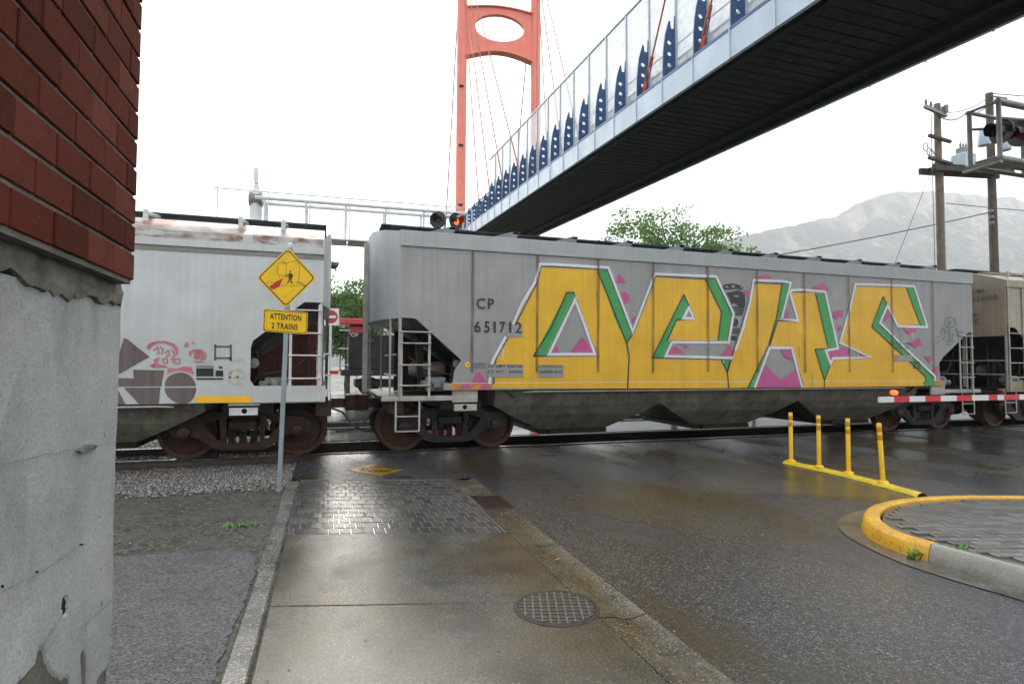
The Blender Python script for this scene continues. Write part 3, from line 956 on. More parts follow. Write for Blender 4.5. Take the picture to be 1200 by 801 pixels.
# formwork lift lines and cracks
for pts in ([(-1.6, 1.10), (-.666, 1.088), (-.582, 1.082), (-.486, 1.069), (-.338, 1.062), (-.267, 1.064), (-.19, 1.06)], [(-.448, .862), (-.413, .885), (-.374, .894), (-.338, .905)], [(-.193, .81), (-.119, .808), (-.048, .803), (.05, .796)], [(-1.6, 1.40), (-.687, 1.374), (-.533, 1.369), (-.28, 1.355), (-.152, 1.345), (.04, 1.331)]):
    pp = []
    for (a, b), (c, d) in zip(pts, pts[1:]):
        for q in range(5):
            pp.append((a + (c - a) * q / 5 + rnd.uniform(-.004, .004), b + (d - b) * q / 5 + rnd.uniform(-.003, .003)))
    MB().stroke(pp + [pts[-1]], 0.0024, lambda u, v: (-0.0478, u, v)).build('form_line', 'form_line', bw)
m = MB().prism([[(-.279, 1.348), (-.20, 1.356), (-.138, 1.343), (-.16, 1.334), (-.25, 1.337)]], lambda u, v, d: (d, u, v), -.055, -.044)
m.build('ledge_chip', 'mortar_bed', bw)

# ================================================================ FREIGHT CARS
def truck(parent, x, name='truck', steel='cast_steel'):
    """three-piece freight truck; sub-parts under one part"""
    tr = empty(name, (x, 0, 0))
    tr.parent = parent
    for sy in (-1, 1):
        outer = [(-1.10, .50), (-1.08, .64), (-.92, .70), (-.70, .72), (-.52, .80), (.52, .80), (.70, .72), (.92, .70), (1.08, .64), (1.10, .50), (1.04, .40), (.80, .42), (.66, .36), (.42, .19), (.30, .16), (-.30, .16), (-.42, .19), (-.66, .36), (-.80, .42), (-1.04, .40)]
        h1 = [(-.60, .60), (-.36, .68), (-.33, .34), (-.38, .32)]
        h2 = [(-a, b) for a, b in h1]
        h3 = [(-.26, .27), (.26, .27), (.26, .70), (-.26, .70)]
        m = MB()
        y0 = sy * 1.0
        m.prism([outer, h1, h2, h3], lambda u, v, d: (u, d, v), y0 - .055, y0 + .055)
        m.build('side_frame', steel, tr, bevel=0.014)
        m = MB()
        for k in (-.17, 0, .17):
            for q in range(6):
                m.lathe([(.058, 0), (.075, .012), (.058, .024)], (k, sy * 1.0, .275 + q * .033), 'z', 10)
        m.build('spring_set', 'spring_steel', tr, smooth=True)
        m = MB().box(-.22, .22, sy * 1.0 - .09, sy * 1.0 + .09, .49, .64)
        m.build('bolster_end', steel, tr, bevel=0.02)
        for ax in (-.875, .875):
            m = MB().lathe([(.0, .17), (.07, .165), (.095, .15), (.10, .06), (.135, .055), (.135, -.05)], (ax, sy * 0.98, .475), 'y', 16, sgn=sy)
            m.build('bearing_cap', steel + '_rust' if steel == 'cast_steel' else steel, tr, smooth=True)
    m = MB().box(-.2, .2, -1.0, 1.0, .48, .72)
    m.build('bolster', 'grimy_dark', tr, bevel=0.02)
    for ax in (-.875, .875):
        for sy in (-1, 1):
            m = MB()
            # tread, rim, dished web, hub; flange towards the middle of the car
            m.lathe([(.05, -.05), (.12, -.055), (.14, -.02), (.36, .0), (.385, -.05), (.455, -.055), (.457, .05), (.462, .06), (.487, .07), (.485, .085), (.40, .09), (.36, .05), (.14, .06), (.05, .08)], (ax, sy * .755, .457), 'y', 40, sgn=-sy)
            w = m.build('wheel', 'wheel_steel', tr, smooth=True)
            w.data.materials.append(MAT['wheel_tread'])
        m = MB().tube([(ax, -.95, .457), (ax, .95, .457)], .08, 12)
        m.build('axle', 'grimy_dark', tr, smooth=True)
    return tr

def ladder(parent, x0, x1, y, z0, z1, rungs, mat, r=0.014, stile=0.022):
    m = MB()
    for x in (x0, x1):
        m.bar((x, y, z0), (x, y, z1), stile * 2, stile, (0, 1, 0))
    la = m.build('ladder', mat, parent, bevel=0.004)
    for z in rungs:
        MB().tube([(x0 - .03, y - .03, z), (x1 + .03, y - .03, z)], r, 8).build('rung', mat, la, smooth=True)
    return la

def coupler(parent, x, s):
    m = MB()
    m.bar((x - s * .9, 0, .86), (x + s * .05, 0, .86), .16, .18)
    c = m.build('coupler', 'cast_steel_rust', parent, bevel=0.02)
    m = MB()
    m.prism([[(0, -.17), (.16, -.20), (.30, -.12), (.33, .0), (.22, .02), (.18, -.07), (.1, -.05), (.1, .06), (.20, .12), (.26, .22), (.14, .24), (0, .17)]], lambda u, v, d: (x + s * u, v, d), .72, 1.02)
    m.build('knuckle', 'cast_steel_rust', c, bevel=0.02)
    m = MB()
    m.tube([(x - s * .25, -.30, .78), (x - s * .05, -.34, .70), (x + s * .12, -.36, .48), (x + s * .34, -.34, .34), (x + s * .60, -.26, .33)], .022, 8)
    m.build('air_hose', 'rubber_hose', c, smooth=True)
    m = MB()
    m.bar((x - s * .45, -1.45, .92), (x - s * .35, 0.1, .90), .03)
    m.build('uncoupling_lever', 'cast_steel', c)
    return c

def hopper_car(name, cx, p, label):
    HL = p.get('hl', 7.1)
    car = empty(name, (cx, 11.68, 0), label=label, cat='freight car')
    zt, zc, sl0, sl1 = p['zt'], p['zc'], p['s0'], p['s1']
    outL, outR = p['cutL'], p['cutR']
    poly = [(-HL, zt)] + outL + outR + [(HL, zt)]
    for sy in (-1, 1):
        m = MB().prism([poly], lambda u, v, d: (u, d, v), sy * 1.6, sy * 1.585)
        m.build('side_panel', p['side'], car)
        m = MB().box(-HL - .01, HL + .01, min(sy * 1.60, sy * 1.635), max(sy * 1.60, sy * 1.635), zc, zt + .02)
        m.box(-HL - .01, HL + .01, min(sy * 1.50, sy * 1.60), max(sy * 1.50, sy * 1.60), zt - .02, zt + .02)
        m.build('top_chord', p['chord'], car, bevel=0.008)
        m = MB().box(outL[-1][0] - p['sx'], outR[0][0] + p['sx'], min(sy * 1.56, sy * 1.605), max(sy * 1.56, sy * 1.605), sl0, sl1)
        m.build('side_sill', p['side'], car)
    # weld seams down the near side
    for x in p['seams']:
        wd = p.get('sw', .012)
        m = MB().box(x - wd, x + wd, -1.626 if wd > .02 else -1.61, -1.598, sl1 + .02, zc - .01) if wd < .02 else MB().flat([[(x - wd, sl1 + .2), (x + wd * .6, sl1 + .2), (x + wd, zc - .004), (x - wd * .6, zc - .004)]], lambda u, v: (u, -1.6265, v))
        m.build('weld_seam', p['seam'], car)
    # roof: shallow arch with a short slope from the chord
    rf = p['roof']
    m = MB()
    n = len(rf)
    m.add([(x, y, z) for x in (-HL, HL) for y, z in rf], [(i, i + 1, n + i + 1, n + i) for i in range(n - 1)])
    m.build('roof', p['roofm'], car, smooth=True)
    # ends: bowed sheet above, sloping sheet below
    for s in (-1, 1):
        m = MB()
        b = p['bow']
        prof = [(-1.6, 0), (-1.2, b * .55), (-.6, b * .9), (0, b), (.6, b * .9), (1.2, b * .55), (1.6, 0)]
        zz = [2.42 if s < 0 else p.get('zR', 2.48), zt]
        def rt_(y):
            for (ya, za), (yb, zb) in zip(rf, rf[1:]):
                if ya - 1e-6 <= y <= yb + 1e-6:
                    return za + (zb - za) * (y - ya) / (yb - ya)
            return zt
        vs = [(s * (HL + d), y, zz[0]) for y, d in prof] + [(s * (HL + d), y, max(zt, rt_(y) - .01)) for y, d in prof]
        k = len(prof)
        m.add(vs, [(i, i + 1, k + i + 1, k + i) for i in range(k - 1)])
        m.add([(s * (HL - .01), -1.58, zz[0]), (s * (HL - .01), 1.58, zz[0])] + [(s * (HL + d), y, zz[0]) for y, d in prof], [(0,) + tuple(range(2, 2 + k)) + (1,)])
        m.build('end_wall', p['endm'], car, smooth=True)
        m = MB()
        m.add([(s * (HL - .03), -1.55, zz[0] + .02), (s * (HL - .03), 1.55, zz[0] + .02), (s * (HL - 2.15), 1.55, 1.0), (s * (HL - 2.15), -1.55, 1.0)], [(0, 1, 2, 3)])
        m.build('slope_sheet', p['slope'], car)
        # stiffeners under the slope sheet
        for yy in (-1.0, 0, 1.0):
            m = MB().prism([[(s * (HL - .35), 2.12), (s * (HL - .42), 1.08), (s * (HL - .50), 1.08), (s * (HL - .50), 2.0)]], lambda u, v, d: (u, d, v), yy - .03, yy + .03)
            m.build('shear_plate', p['slope'], car)
        # end platform, end sill and posts
        m = MB().box(min(s * (HL - 1.25), s * (HL + p['plat'])), max(s * (HL - 1.25), s * (HL + p['plat'])), -1.5, 1.5, .99, 1.06)
        pl = m.build('end_platform', 'grimy_dark', car, bevel=0.01)
        for sy in (-1, 1):
            m = MB().box(min(s * (HL - 1.2), s * (HL + p['plat'] - .05)), max(s * (HL - 1.2), s * (HL + p['plat'] - .05)), sy * 1.52 - .035, sy * 1.52 + .035, .965, 1.055)
            m.build('platform_edge', p['lad'], car, bevel=0.008)
        # closing web across the end bay under the slope sheet
        yw = p.get('yweb', 0.25)
        m = MB().prism([[(s * (HL - .10), 1.07), (s * (HL - .10), 2.34), (s * (HL - 1.9), 1.13), (s * (HL - 1.9), 1.07)]], lambda u, v, d: (u, d, v), yw, yw + .02)
        m.build('bay_web', p['slope'], car)
        for q in range(4):
            xr = HL - .20 - q * .27
            MB().box(min(s * xr, s * (xr - .05)), max(s * xr, s * (xr - .05)), yw - .06, yw, 1.07, 2.2 - q * .18).build('web_rib', p['slope'], car)
        m = MB().box(min(s * (HL - .1), s * (HL + .16)), max(s * (HL - .1), s * (HL + .16)), -1.45, 1.45, .72, 1.0)
        m.build('end_sill', 'cast_steel_rust', car, bevel=0.02)
        pst = ((-1.56, .05, -.03), (-1.34, .035, .12), (0.0, .10, b - .02), (.75, .05, b - .06), (1.34, .05, .28), (1.56, .04, .02)) if p.get('posts') else ((-1.56, .05, -.055), (1.56, .05, -.055), (-.5, .06, -.10), (.5, .06, -.10))
        for yy, w, dx in pst:
            m = MB().box(min(s * (HL + dx), s * (HL + dx + w)), max(s * (HL + dx), s * (HL + dx + w)), yy - w / 2, yy + w / 2, 1.06, zt + .01 if abs(yy) > 1.3 else zt + .08)
            m.build('end_post', p['lad'], car, bevel=0.008)
        for z in (1.42, 1.78, 2.14, 2.55, 3.0, 3.45):
            if p.get('posts') and (z < 2.3 or s < 0):
                MB().tube([(s * (HL + .24), 1.30, z), (s * (HL + .40), 1.36, z), (s * (HL + .40), 1.60, z), (s * (HL + .22), 1.66, z)], .013, 8).build('grab_iron', p['lad'], car, smooth=True)
        for z in (1.42, 1.78):
            MB().tube([(s * (HL + .06), -1.56, z), (s * (HL + .12), -1.2, z), (s * (HL + .12), -.1, z)], .013, 8).build('grab_iron', p['lad'], car, smooth=True)
        coupler(car, s * (HL + .42), s)
        # brake gear on the platform: reservoir, valve, pipes
        m = MB().lathe([(0, -.36), (.10, -.34), (.15, -.26), (.15, .26), (.10, .34), (0, .36)], (s * (HL - .62), -.75, 1.52), 'x', 16)
        m.build('air_reservoir', 'tank_pink', car, smooth=True)
        m = MB()
        xv = s * (HL - .72)
        for a, b2, c, d, e, f in ((-.2, .16, -1.30, -1.08, 1.12, 1.38), (-.28, -.12, -1.36, -1.1, 1.2, 1.32), (.1, .24, -1.38, -1.12, 1.16, 1.28), (-.08, .04, -1.42, -1.2, 1.18, 1.34)):
            m.box(xv + a, xv + b2, c, d, e, f)
        m.lathe([(0, -.09), (.07, -.08), (.07, 0)], (xv - .06, -1.30, 1.30), 'y', 12)
        m.lathe([(0, -.07), (.05, -.06), (.05, 0)], (xv + .16, -1.34, 1.22), 'y', 12)
        m.build('brake_valve', 'valve_grey', car, bevel=0.02)
        m = MB()
        m.tube([(s * (HL - .2), -1.2, 1.75), (s * (HL - .5), -1.3, 1.5), (s * (HL - 1.0), -1.3, 1.42), (s * (HL - 1.2), -1.35, 1.1)], .02, 6)
        m.tube([(s * (HL - .1), -1.0, 1.12), (s * (HL - .9), -1.25, 1.14)], .018, 6)
        m.tube([(s * (HL - .95), -1.25, 1.1), (s * (HL - 1.05), -1.25, 1.8)], .03, 6)
        m.build('brake_pipe', 'cast_steel_rust', car, smooth=True)
        m = MB().lathe([(0, .08), (.085, .07), (.085, 0)], (s * (HL - 1.08), -1.34, 1.62), 'y', 14, sgn=-1)
        m.build('pipe_flange', 'valve_grey', car, smooth=True)
        # bolster web under the side sill, with jacking pad
        m = MB().box(min(s * (HL - 1.42), s * (HL - .95)), max(s * (HL - 1.42), s * (HL - .95)), -1.55, -1.50, .93, sl0 + .01)
        m.build('bolster_web', p['lad'], car, bevel=0.006)
        m = MB().prism([[(s * (HL - 1.40), .78), (s * (HL - .98), .78), (s * (HL - .98), .90), (s * (HL - 1.40), .90)][::s], circle(s * (HL - 1.18), .845, .045, 10)], lambda u, v, d: (u, d, v), -1.57, -1.54)
        m.build('jacking_pad', p['lad'], car)
        m = MB().box(min(s * (HL - 1.5), s * (HL - .75)), max(s * (HL - 1.5), s * (HL - .75)), -1.5, 1.5, .80, .96)
        m.build('body_bolster', 'grimy_dark', car)
        # stirrup steps below the platform corner
        m = MB()
        xa, xb = s * (HL + .05), s * (HL - .36)
        for x in (xa, xb):
            m.bar((x, -1.55, .96), (x, -1.55, .44), .03, .012, (0, 1, 0))
        for z in (.44, .70):
            m.bar((xa, -1.55, z), (xb, -1.55, z), .028, .02)
        if p.get('posts') or s < 0: m.build('stirrup_step', p['lad'], car)
        truck(car, s * p['tc'], steel=p.get('steel', 'cast_steel'))
    for spec in p['ladders']:
        ladder(car, *spec, p['lad'])
    # centre sill and three discharge hoppers
    m = MB().box(-p['tc'], p['tc'], -.24, .24, .66, 1.08)
    m.build('centre_sill', 'grimy_dark', car, bevel=0.01)
    for hx in (-3.55, 0, 3.55):
        m = MB()
        lv = [(sl0 + .02, 1.775, 1.52), (.84, 1.772, 1.39), (.655, 1.42, 1.28), (.34, .74, 1.0)]
        vs = []
        for z, a, b in lv:
            vs += [(hx - a, -b, z), (hx + a, -b, z), (hx + a, b, z), (hx - a, b, z)]
        m.add(vs, [(i * 4 + k, i * 4 + (k + 1) % 4, i * 4 + 4 + (k + 1) % 4, i * 4 + 4 + k) for i in range(3) for k in range(4)])
        h = m.build('discharge_hopper', p['under'], car)
        m = MB().box(hx - .74, hx + .74, -1.03, 1.03, .25, .335)
        m.tube([(hx - .55, -1.06, .30), (hx - .55, -1.2, .30)], .05, 8)
        m.build('outlet_gate', 'grimy_dark', h, bevel=0.008)
        for kk in (-.6, .6):
            m = MB().prism([[(-1.50, sl0 - .02), (-1.43, .93), (-.66, .40), (-.60, .40), (-1.36, .93), (-1.40, sl0 - .02)]], lambda u, v, d: (hx + kk * 1.9 * (1 if v > .9 else .55) + d, u - .004, v), -.02, .02)
    m = MB().tube([(-HL + 2.3, -1.5, sl0 - .06), (-HL + 2.5, -1.56, sl0 - .045), (HL - 2.4, -1.56, sl0 - .045), (HL - 2.2, -1.5, sl0 - .06)], .016, 8)
    m.build('train_line_pipe', p['lad'], car, smooth=True)
    # running board and its brackets
    zb = p['zb']
    m = MB()
    for k in range(5):
        y = -.48 + k * .215
        m.box(-HL - p['rbx'], HL + p['rbx'] - .1, y, y + .17, zb - .03, zb)
    rb = m.build('running_board', 'walkway_dark', car)
    for x in p['brk']:
        if p['brs'] == 'plate':
            m = MB().prism([[(x - .42, zt + .22), (x + .02, zt + .14), (x + .12, zb - .032), (x - .02, zb - .032)]], lambda u, v, d: (u, d, v), -.80, -.76)
            m.box(x - .03, x + .1, -.80, .5, zb - .09, zb - .032)
        else:
            m = MB().box(x - .035, x + .035, -1.20, -1.14, zt + .06, zb - .13)
            m.add([(x - .035, -1.14, zb - .16), (x + .035, -1.14, zb - .16), (x + .035, -.45, zb - .05), (x - .035, -.45, zb - .05), (x - .035, -1.14, zb - .21), (x + .035, -1.14, zb - .21), (x + .035, -.45, zb - .10), (x - .035, -.45, zb - .10)], [(0, 1, 2, 3), (7, 6, 5, 4), (0, 4, 5, 1), (1, 5, 6, 2), (2, 6, 7, 3), (3, 7, 4, 0)])
        m.build('board_bracket', p['brm'], rb, bevel=0.005)
    m = MB()
    for k in range(5):
        x = -5.6 + k * 2.8
        m.box(x - 1.25, x + 1.25, .55, 1.15, zt + .17, zt + .34)
    m.build('hatch_cover', p['chord'], car, bevel=0.03)
    return car

NEAR = dict(zt=3.95, zc=3.69, s0=1.155, s1=1.275, sx=.16, side='hopper_grey', chord='hopper_chord', seam='seam_rust', roofm='hopper_chord', endm='hopper_chord',
            slope='slope_dark', lad='ladder_pale', under='hopper_under', bow=.46, plat=.35, sw=.034, posts=1, tc=6.08, zb=4.33, rbx=.25, brs='plate', brm='bracket_grey',
            cutL=[(-7.1, 2.43), (-6.83, 2.42), (-6.0, 1.69), (-6.13, 1.50), (-6.16, 1.27)], cutR=[(5.93, 1.27), (5.90, 1.70), (6.05, 1.86), (6.95, 2.48), (7.1, 2.48)],
            roof=[(-1.6, 3.965), (-1.3, 4.04), (-.7, 4.13), (0, 4.16), (.7, 4.13), (1.3, 4.04), (1.6, 3.965)],
            seams=[x - 8.28 for x in (2.472, 3.726, 4.993, 6.217, 7.517, 8.774, 10.056, 11.334, 12.653, 13.984)],
            ladders=[(-7.07, -6.58, -1.60, .98, 2.2, [1.24, 1.60, 1.98, 2.18]), (6.62, 7.05, -1.60, .98, 2.46, [1.35, 1.72, 2.10, 2.38])],
            brk=[-6.05 + k * 1.30 for k in range(11)])
near = hopper_car('covered_hopper', 8.28, NEAR, 'grey covered hopper wagon with large yellow and green graffiti letters')
WHITE = dict(zt=3.68, zc=3.44, s0=.985, s1=1.25, sx=1.10, side='hopper_white', chord='hopper_white', seam='seam_pale', roofm='roof_white', endm='hopper_white',
             slope='slope_rust', lad='ladder_white', under='hopper_under_white', yweb=-1.05, bow=.12, plat=.10, tc=5.84, zb=4.22, rbx=.12, brs='post', brm='ladder_white', steel='cast_steel_rust',
             cutL=[(-7.1, 2.64), (-6.8, 2.64), (-6.03, 1.98), (-6.0, 1.86), (-6.0, 1.35), (-6.06, 1.25)], cutR=[(6.06, 1.25), (6.0, 1.35), (6.0, 1.86), (6.03, 1.98), (6.80, 2.64), (7.1, 2.64)],
             roof=[(-1.6, 3.70), (-1.05, 3.98), (-.6, 4.02), (0, 4.04), (.6, 4.02), (1.05, 3.98), (1.6, 3.70)], zR=2.6,
             seams=[-5.2 + k * 1.30 for k in range(10) if abs(-5.2 + k * 1.3 - 5.2) > .2],
             ladders=[(6.60, 7.05, -1.60, 1.0, 2.6, [1.37, 1.75, 2.12, 2.5])],
             brk=[-6.6, -5.0, -3.2, -1.3, .6, 2.5, 4.35, 5.75, 6.42])
white = hopper_car('covered_hopper', -7.2, WHITE, 'white covered hopper wagon with rusty roof edge and faded maroon graffiti')
TAN = dict(WHITE, side='hopper_tan', chord='hopper_tan', seam='seam_pale', roofm='hopper_tan', endm='hopper_tan', slope='slope_dark', lad='ladder_pale', under='hopper_under', zt=3.85, zc=3.68, bow=.06,
           tc=5.5, zb=4.33, roof=[(-1.6, 3.87), (-1.2, 4.02), (-.6, 4.20), (0, 4.24), (.6, 4.20), (1.2, 4.02), (1.6, 3.87)], brm='ladder_pale', brk=[-6.3, -5.6, -4.2, -2, 0, 2, 4, 6],
           ladders=[(-7.05, -6.50, -1.62, 1.0, 3.7, [1.35, 1.72, 2.10, 2.48])], seams=[-5.6, -4.2, -2.8])
tan = hopper_car('covered_hopper', 23.72, TAN, 'tan covered hopper wagon at the right, only its end and ladders showing')
# white car's gutter groove under the chord
MB().box(-7.1, 7.1, -1.612, -1.6, 3.365, 3.432).build('chord_groove', 'groove_grey', white)

# rust weeping along the white car's roof edge
for xa, xb in ((-2.95, -1.35), (-1.2, -.12), (-6.5, -4.0), (-9.5, -7.5)):
    MB().flat([[(xa + 7.2, 3.56), (xb + 7.2, 3.56), (xb + 7.2, 3.705), (xa + 7.2, 3.705)]], lambda u, v: (u, -1.638, v)).build('rust_stain', 'rust_stain', white)
    if xa == -2.95: MB().add([(xa + 7.2, -1.60, 3.708), (xb + 7.2, -1.60, 3.708), (xb + 7.2, -1.30, 3.86), (xa + 7.2, -1.30, 3.86)], [(0, 1, 2, 3)]).build('rust_stain', 'rust_stain', white)
# ---------------------------------------------------------------- paint and lettering on the cars
LETTERS=[[[(2.863,1.192),(2.925,1.708),(3.128,2.104),(3.277,2.361),(3.434,2.733),(3.697,3.179),(3.79,3.493),(4.086,3.502),(4.968,3.494),(5.06,3.347),(5.171,3.049),(5.338,2.583),(5.619,2.049),(5.675,1.795),(5.634,1.154)],[(4.334,2.997),(4.477,3.003),(4.937,1.797),(3.667,1.777)]],[[(5.619,2.049),(5.773,2.341),(6.266,3.427),(7.469,3.428),(7.864,2.751),(7.771,2.128),(6.534,2.107),(6.769,2.548),(7.209,2.588),(6.946,3.074),(6.196,1.766),(7.83,1.761),(7.997,1.475),(8.014,1.143),(5.634,1.154),(5.675,1.795)]],[[(8.728,3.427),(9.458,3.425),(9.306,2.705),(9.066,2.049),(8.515,1.148),(8.025,1.143),(7.997,1.475)]],[[(9.304,2.602),(9.888,2.609),(9.688,3.265),(10.369,3.295),(10.719,2.025),(10.353,1.991),(10.592,1.304),(10.588,1.142),(9.976,1.137),(9.699,2.011),(9.111,2.012)]],[[(11.559,3.486),(13.13,3.53),(13.573,2.63),(12.826,2.57),(12.403,3.254),(12.026,2.539),(13.698,1.355),(13.694,1.252),(13.663,1.15),(10.601,1.142),(10.592,1.285),(10.837,1.795),(11.979,1.814),(11.069,2.156)]]]
GREEN=[[[(4.968,3.494),(5.191,3.506),(5.753,2.255),(5.619,2.049),(5.338,2.583),(5.171,3.049)],[(4.334,2.997),(4.477,3.003),(4.513,2.872),(3.967,1.804),(3.967,1.788),(3.667,1.777)]],[[(7.469,3.428),(7.744,3.46),(8.133,2.715),(8.006,2.105),(7.771,2.128),(7.864,2.751)],[(6.946,3.074),(7.067,2.813),(6.911,2.574),(6.769,2.548),(6.534,2.107),(6.614,2.1),(6.492,1.786),(6.196,1.766)],[(7.83,1.761),(8.087,1.745),(7.997,1.475)]],[[(9.458,3.425),(9.692,3.455),(9.42,2.634),(9.327,2.603),(9.088,2.012),(8.714,1.147),(8.515,1.148),(9.066,2.049),(9.306,2.705)]],[[(10.369,3.295),(10.65,3.279),(10.991,2.028),(10.719,2.015)],[(10.341,1.991),(10.657,1.985),(10.773,1.688),(10.592,1.304)]],[[(13.13,3.53),(13.394,3.542),(13.798,2.594),(13.572,2.609)],[(12.403,3.254),(12.517,3.056),(12.265,2.616),(14.009,1.344),(14.005,1.23),(13.694,1.232),(13.699,1.375),(12.026,2.539)]]]
PINK=[[(4.002,1.829),(4.106,2.012),(4.198,1.831)],[(4.397,1.838),(4.652,2.157),(4.801,2.011),(4.938,1.988),(4.951,1.914),(4.918,1.833)],[(5.453,3.415),(5.619,3.253),(5.382,3.25)],[(5.476,3.033),(5.571,3.08),(5.666,3.02),(5.689,2.935),(5.617,2.847),(5.522,2.831),(5.48,2.935)],[(5.745,2.532),(5.793,2.589),(5.846,2.578),(5.841,2.492),(5.773,2.435)],[(6.537,1.825),(6.638,1.969),(6.764,2.006),(6.976,1.829)],[(6.891,2.06),(7.121,2.064),(6.992,1.961)],[(7.852,1.838),(7.961,1.942),(8.043,2.079),(8.133,1.944),(8.099,1.8)],[(9.002,1.632),(9.169,1.457),(9.396,1.309),(9.571,1.401),(9.807,1.542),(9.905,1.142),(8.703,1.152)],[(9.396,1.983),(9.652,1.987),(9.682,1.743),(9.491,1.812)],[(8.828,3.492),(8.85,3.556),(9.008,3.596),(9.174,3.552),(9.134,3.497)],[(8.41,3.151),(8.461,3.225),(8.573,3.23),(8.597,3.159),(8.533,3.084),(8.484,3.113)],[(9.456,2.661),(9.498,2.827),(9.551,2.871),(9.615,2.789),(9.626,2.666)],[(10.311,3.399),(10.506,3.441),(10.599,3.494),(10.702,3.417),(10.798,3.309),(10.639,3.336),(10.534,3.322),(10.412,3.326),(10.322,3.337)],[(10.893,2.851),(11.05,2.886),(11.187,2.871),(11.159,2.738),(11.046,2.749),(10.97,2.683),(10.896,2.715)],[(11.021,2.49),(11.116,2.536),(11.133,2.459),(11.038,2.398)],[(12.509,2.995),(12.594,2.917),(12.576,2.78),(12.453,2.676),(12.388,2.739),(12.439,2.877)],[(12.988,2.538),(13.486,2.535),(13.413,2.446),(13.239,2.426),(13.203,2.364),(13.102,2.454)],[(13.163,2.2),(13.406,2.225),(13.514,2.319),(13.647,2.116),(13.507,2.124),(13.4,2.051),(13.278,2.136)],[(13.694,1.859),(13.85,1.87),(13.94,1.809),(13.823,1.695),(13.776,1.782)],[(13.945,1.525),(14.055,1.623),(14.142,1.644),(14.136,1.473),(14.081,1.343)],[(10.687,1.952),(10.841,1.968),(11.123,2.054),(11.372,1.926),(11.212,1.836),(10.837,1.823),(10.774,1.746)],[(11.626,1.899),(11.724,1.94),(11.902,1.853),(11.657,1.855)],[(2.473,1.303),(2.556,1.453),(2.603,1.477),(2.664,1.418),(2.761,1.283)]]
WHITE_LINES=[[(2.803,1.26),(2.844,1.629),(2.887,1.723),(3.111,2.132)],[(3.247,2.361),(3.422,2.752),(3.688,3.179),(3.782,3.517),(4.086,3.53),(4.968,3.528),(5.219,3.533),(5.753,2.281),(6.266,3.462),(7.734,3.486),(8.166,2.725),(8.027,2.069)],[(3.963,1.811),(4.504,2.872),(4.652,2.517),(4.924,1.826),(3.963,1.811)],[(8.016,2.105),(6.654,2.087),(6.502,1.803),(7.247,1.792),(8.109,1.777),(8.12,1.809)],[(6.927,2.584),(7.062,2.804),(7.178,2.587),(6.927,2.584)],[(8.208,1.945),(8.386,2.359),(8.594,2.983),(8.702,3.461),(8.98,3.462),(9.484,3.472),(9.693,3.446),(9.432,2.643),(9.42,2.638),(9.87,2.618),(9.664,3.236),(9.724,3.286),(10.021,3.309),(10.662,3.289),(11.003,2.019),(10.644,1.966),(10.772,1.679),(10.855,1.795),(11.966,1.823),(11.063,2.151),(11.366,2.916),(11.553,3.506),(12.559,3.534),(13.401,3.543),(13.797,2.573),(12.839,2.565),(12.53,3.047),(12.279,2.636),(13.089,2.031),(14.011,1.385),(14.007,1.282)],[(8.686,1.152),(9.093,2.003),(9.687,2.011),(9.964,1.142)]]
BLACK=[[(2.883,1.259),(2.905,1.629),(2.922,1.712),(3.166,2.133)],[(3.297,2.362),(3.727,3.169),(3.808,3.478),(4.968,3.494),(5.191,3.49)],[(4.968,3.494),(5.171,3.049),(5.619,2.049)],[(5.191,3.49),(5.734,2.255)],[(5.753,2.238),(5.619,2.049),(5.675,1.795),(5.634,1.154)],[(3.654,1.772),(4.001,2.291),(4.33,3.0),(4.477,3.007),(4.517,2.897)],[(3.654,1.777),(4.959,1.801)],[(4.531,2.873),(4.959,1.801)],[(3.937,1.799),(4.477,2.87)],[(5.772,2.256),(6.285,3.42),(7.468,3.419),(7.723,3.441),(8.122,2.705),(8.017,2.123),(6.614,2.112)],[(7.468,3.419),(7.864,2.751),(7.771,2.137)],[(6.946,3.074),(6.196,1.766),(8.087,1.745)],[(6.946,3.074),(7.209,2.579),(6.769,2.548),(6.534,2.107)],[(7.83,1.761),(7.997,1.475),(8.025,1.143)],[(8.087,1.745),(7.997,1.475)],[(7.998,1.511),(8.728,3.408),(9.458,3.415),(9.668,3.435)],[(9.458,3.415),(9.306,2.705),(9.066,2.049),(8.515,1.148)],[(9.327,2.603),(9.088,2.03)],[(9.304,2.602),(9.888,2.609)],[(9.688,3.246),(10.381,3.286),(10.649,3.259)],[(10.369,3.295),(10.719,2.025)],[(10.341,1.991),(11.016,2.019)],[(10.341,1.991),(10.592,1.304),(10.588,1.132)],[(9.699,2.001),(9.955,1.288),(9.976,1.137)],[(11.069,2.136),(11.559,3.477),(13.38,3.531)],[(13.13,3.53),(13.572,2.609)],[(12.826,2.57),(13.798,2.594)],[(12.826,2.57),(12.403,3.254),(12.026,2.539),(13.699,1.375),(13.694,1.232)],[(10.837,1.795),(11.979,1.814)],[(10.837,1.785),(10.592,1.285)],[(12.264,2.595),(14.008,1.313)]]
PATCH=[[(3.222,2.348),(3.431,2.385),(3.432,2.129),(3.149,2.123),(3.116,2.151)],[(2.759,1.617),(3.451,1.62),(3.452,1.382),(2.761,1.383)],[(3.744,1.609),(4.264,1.612),(4.264,1.38),(3.744,1.381)],[(12.697,1.88),(13.27,1.885),(13.265,1.743),(12.692,1.739)]]
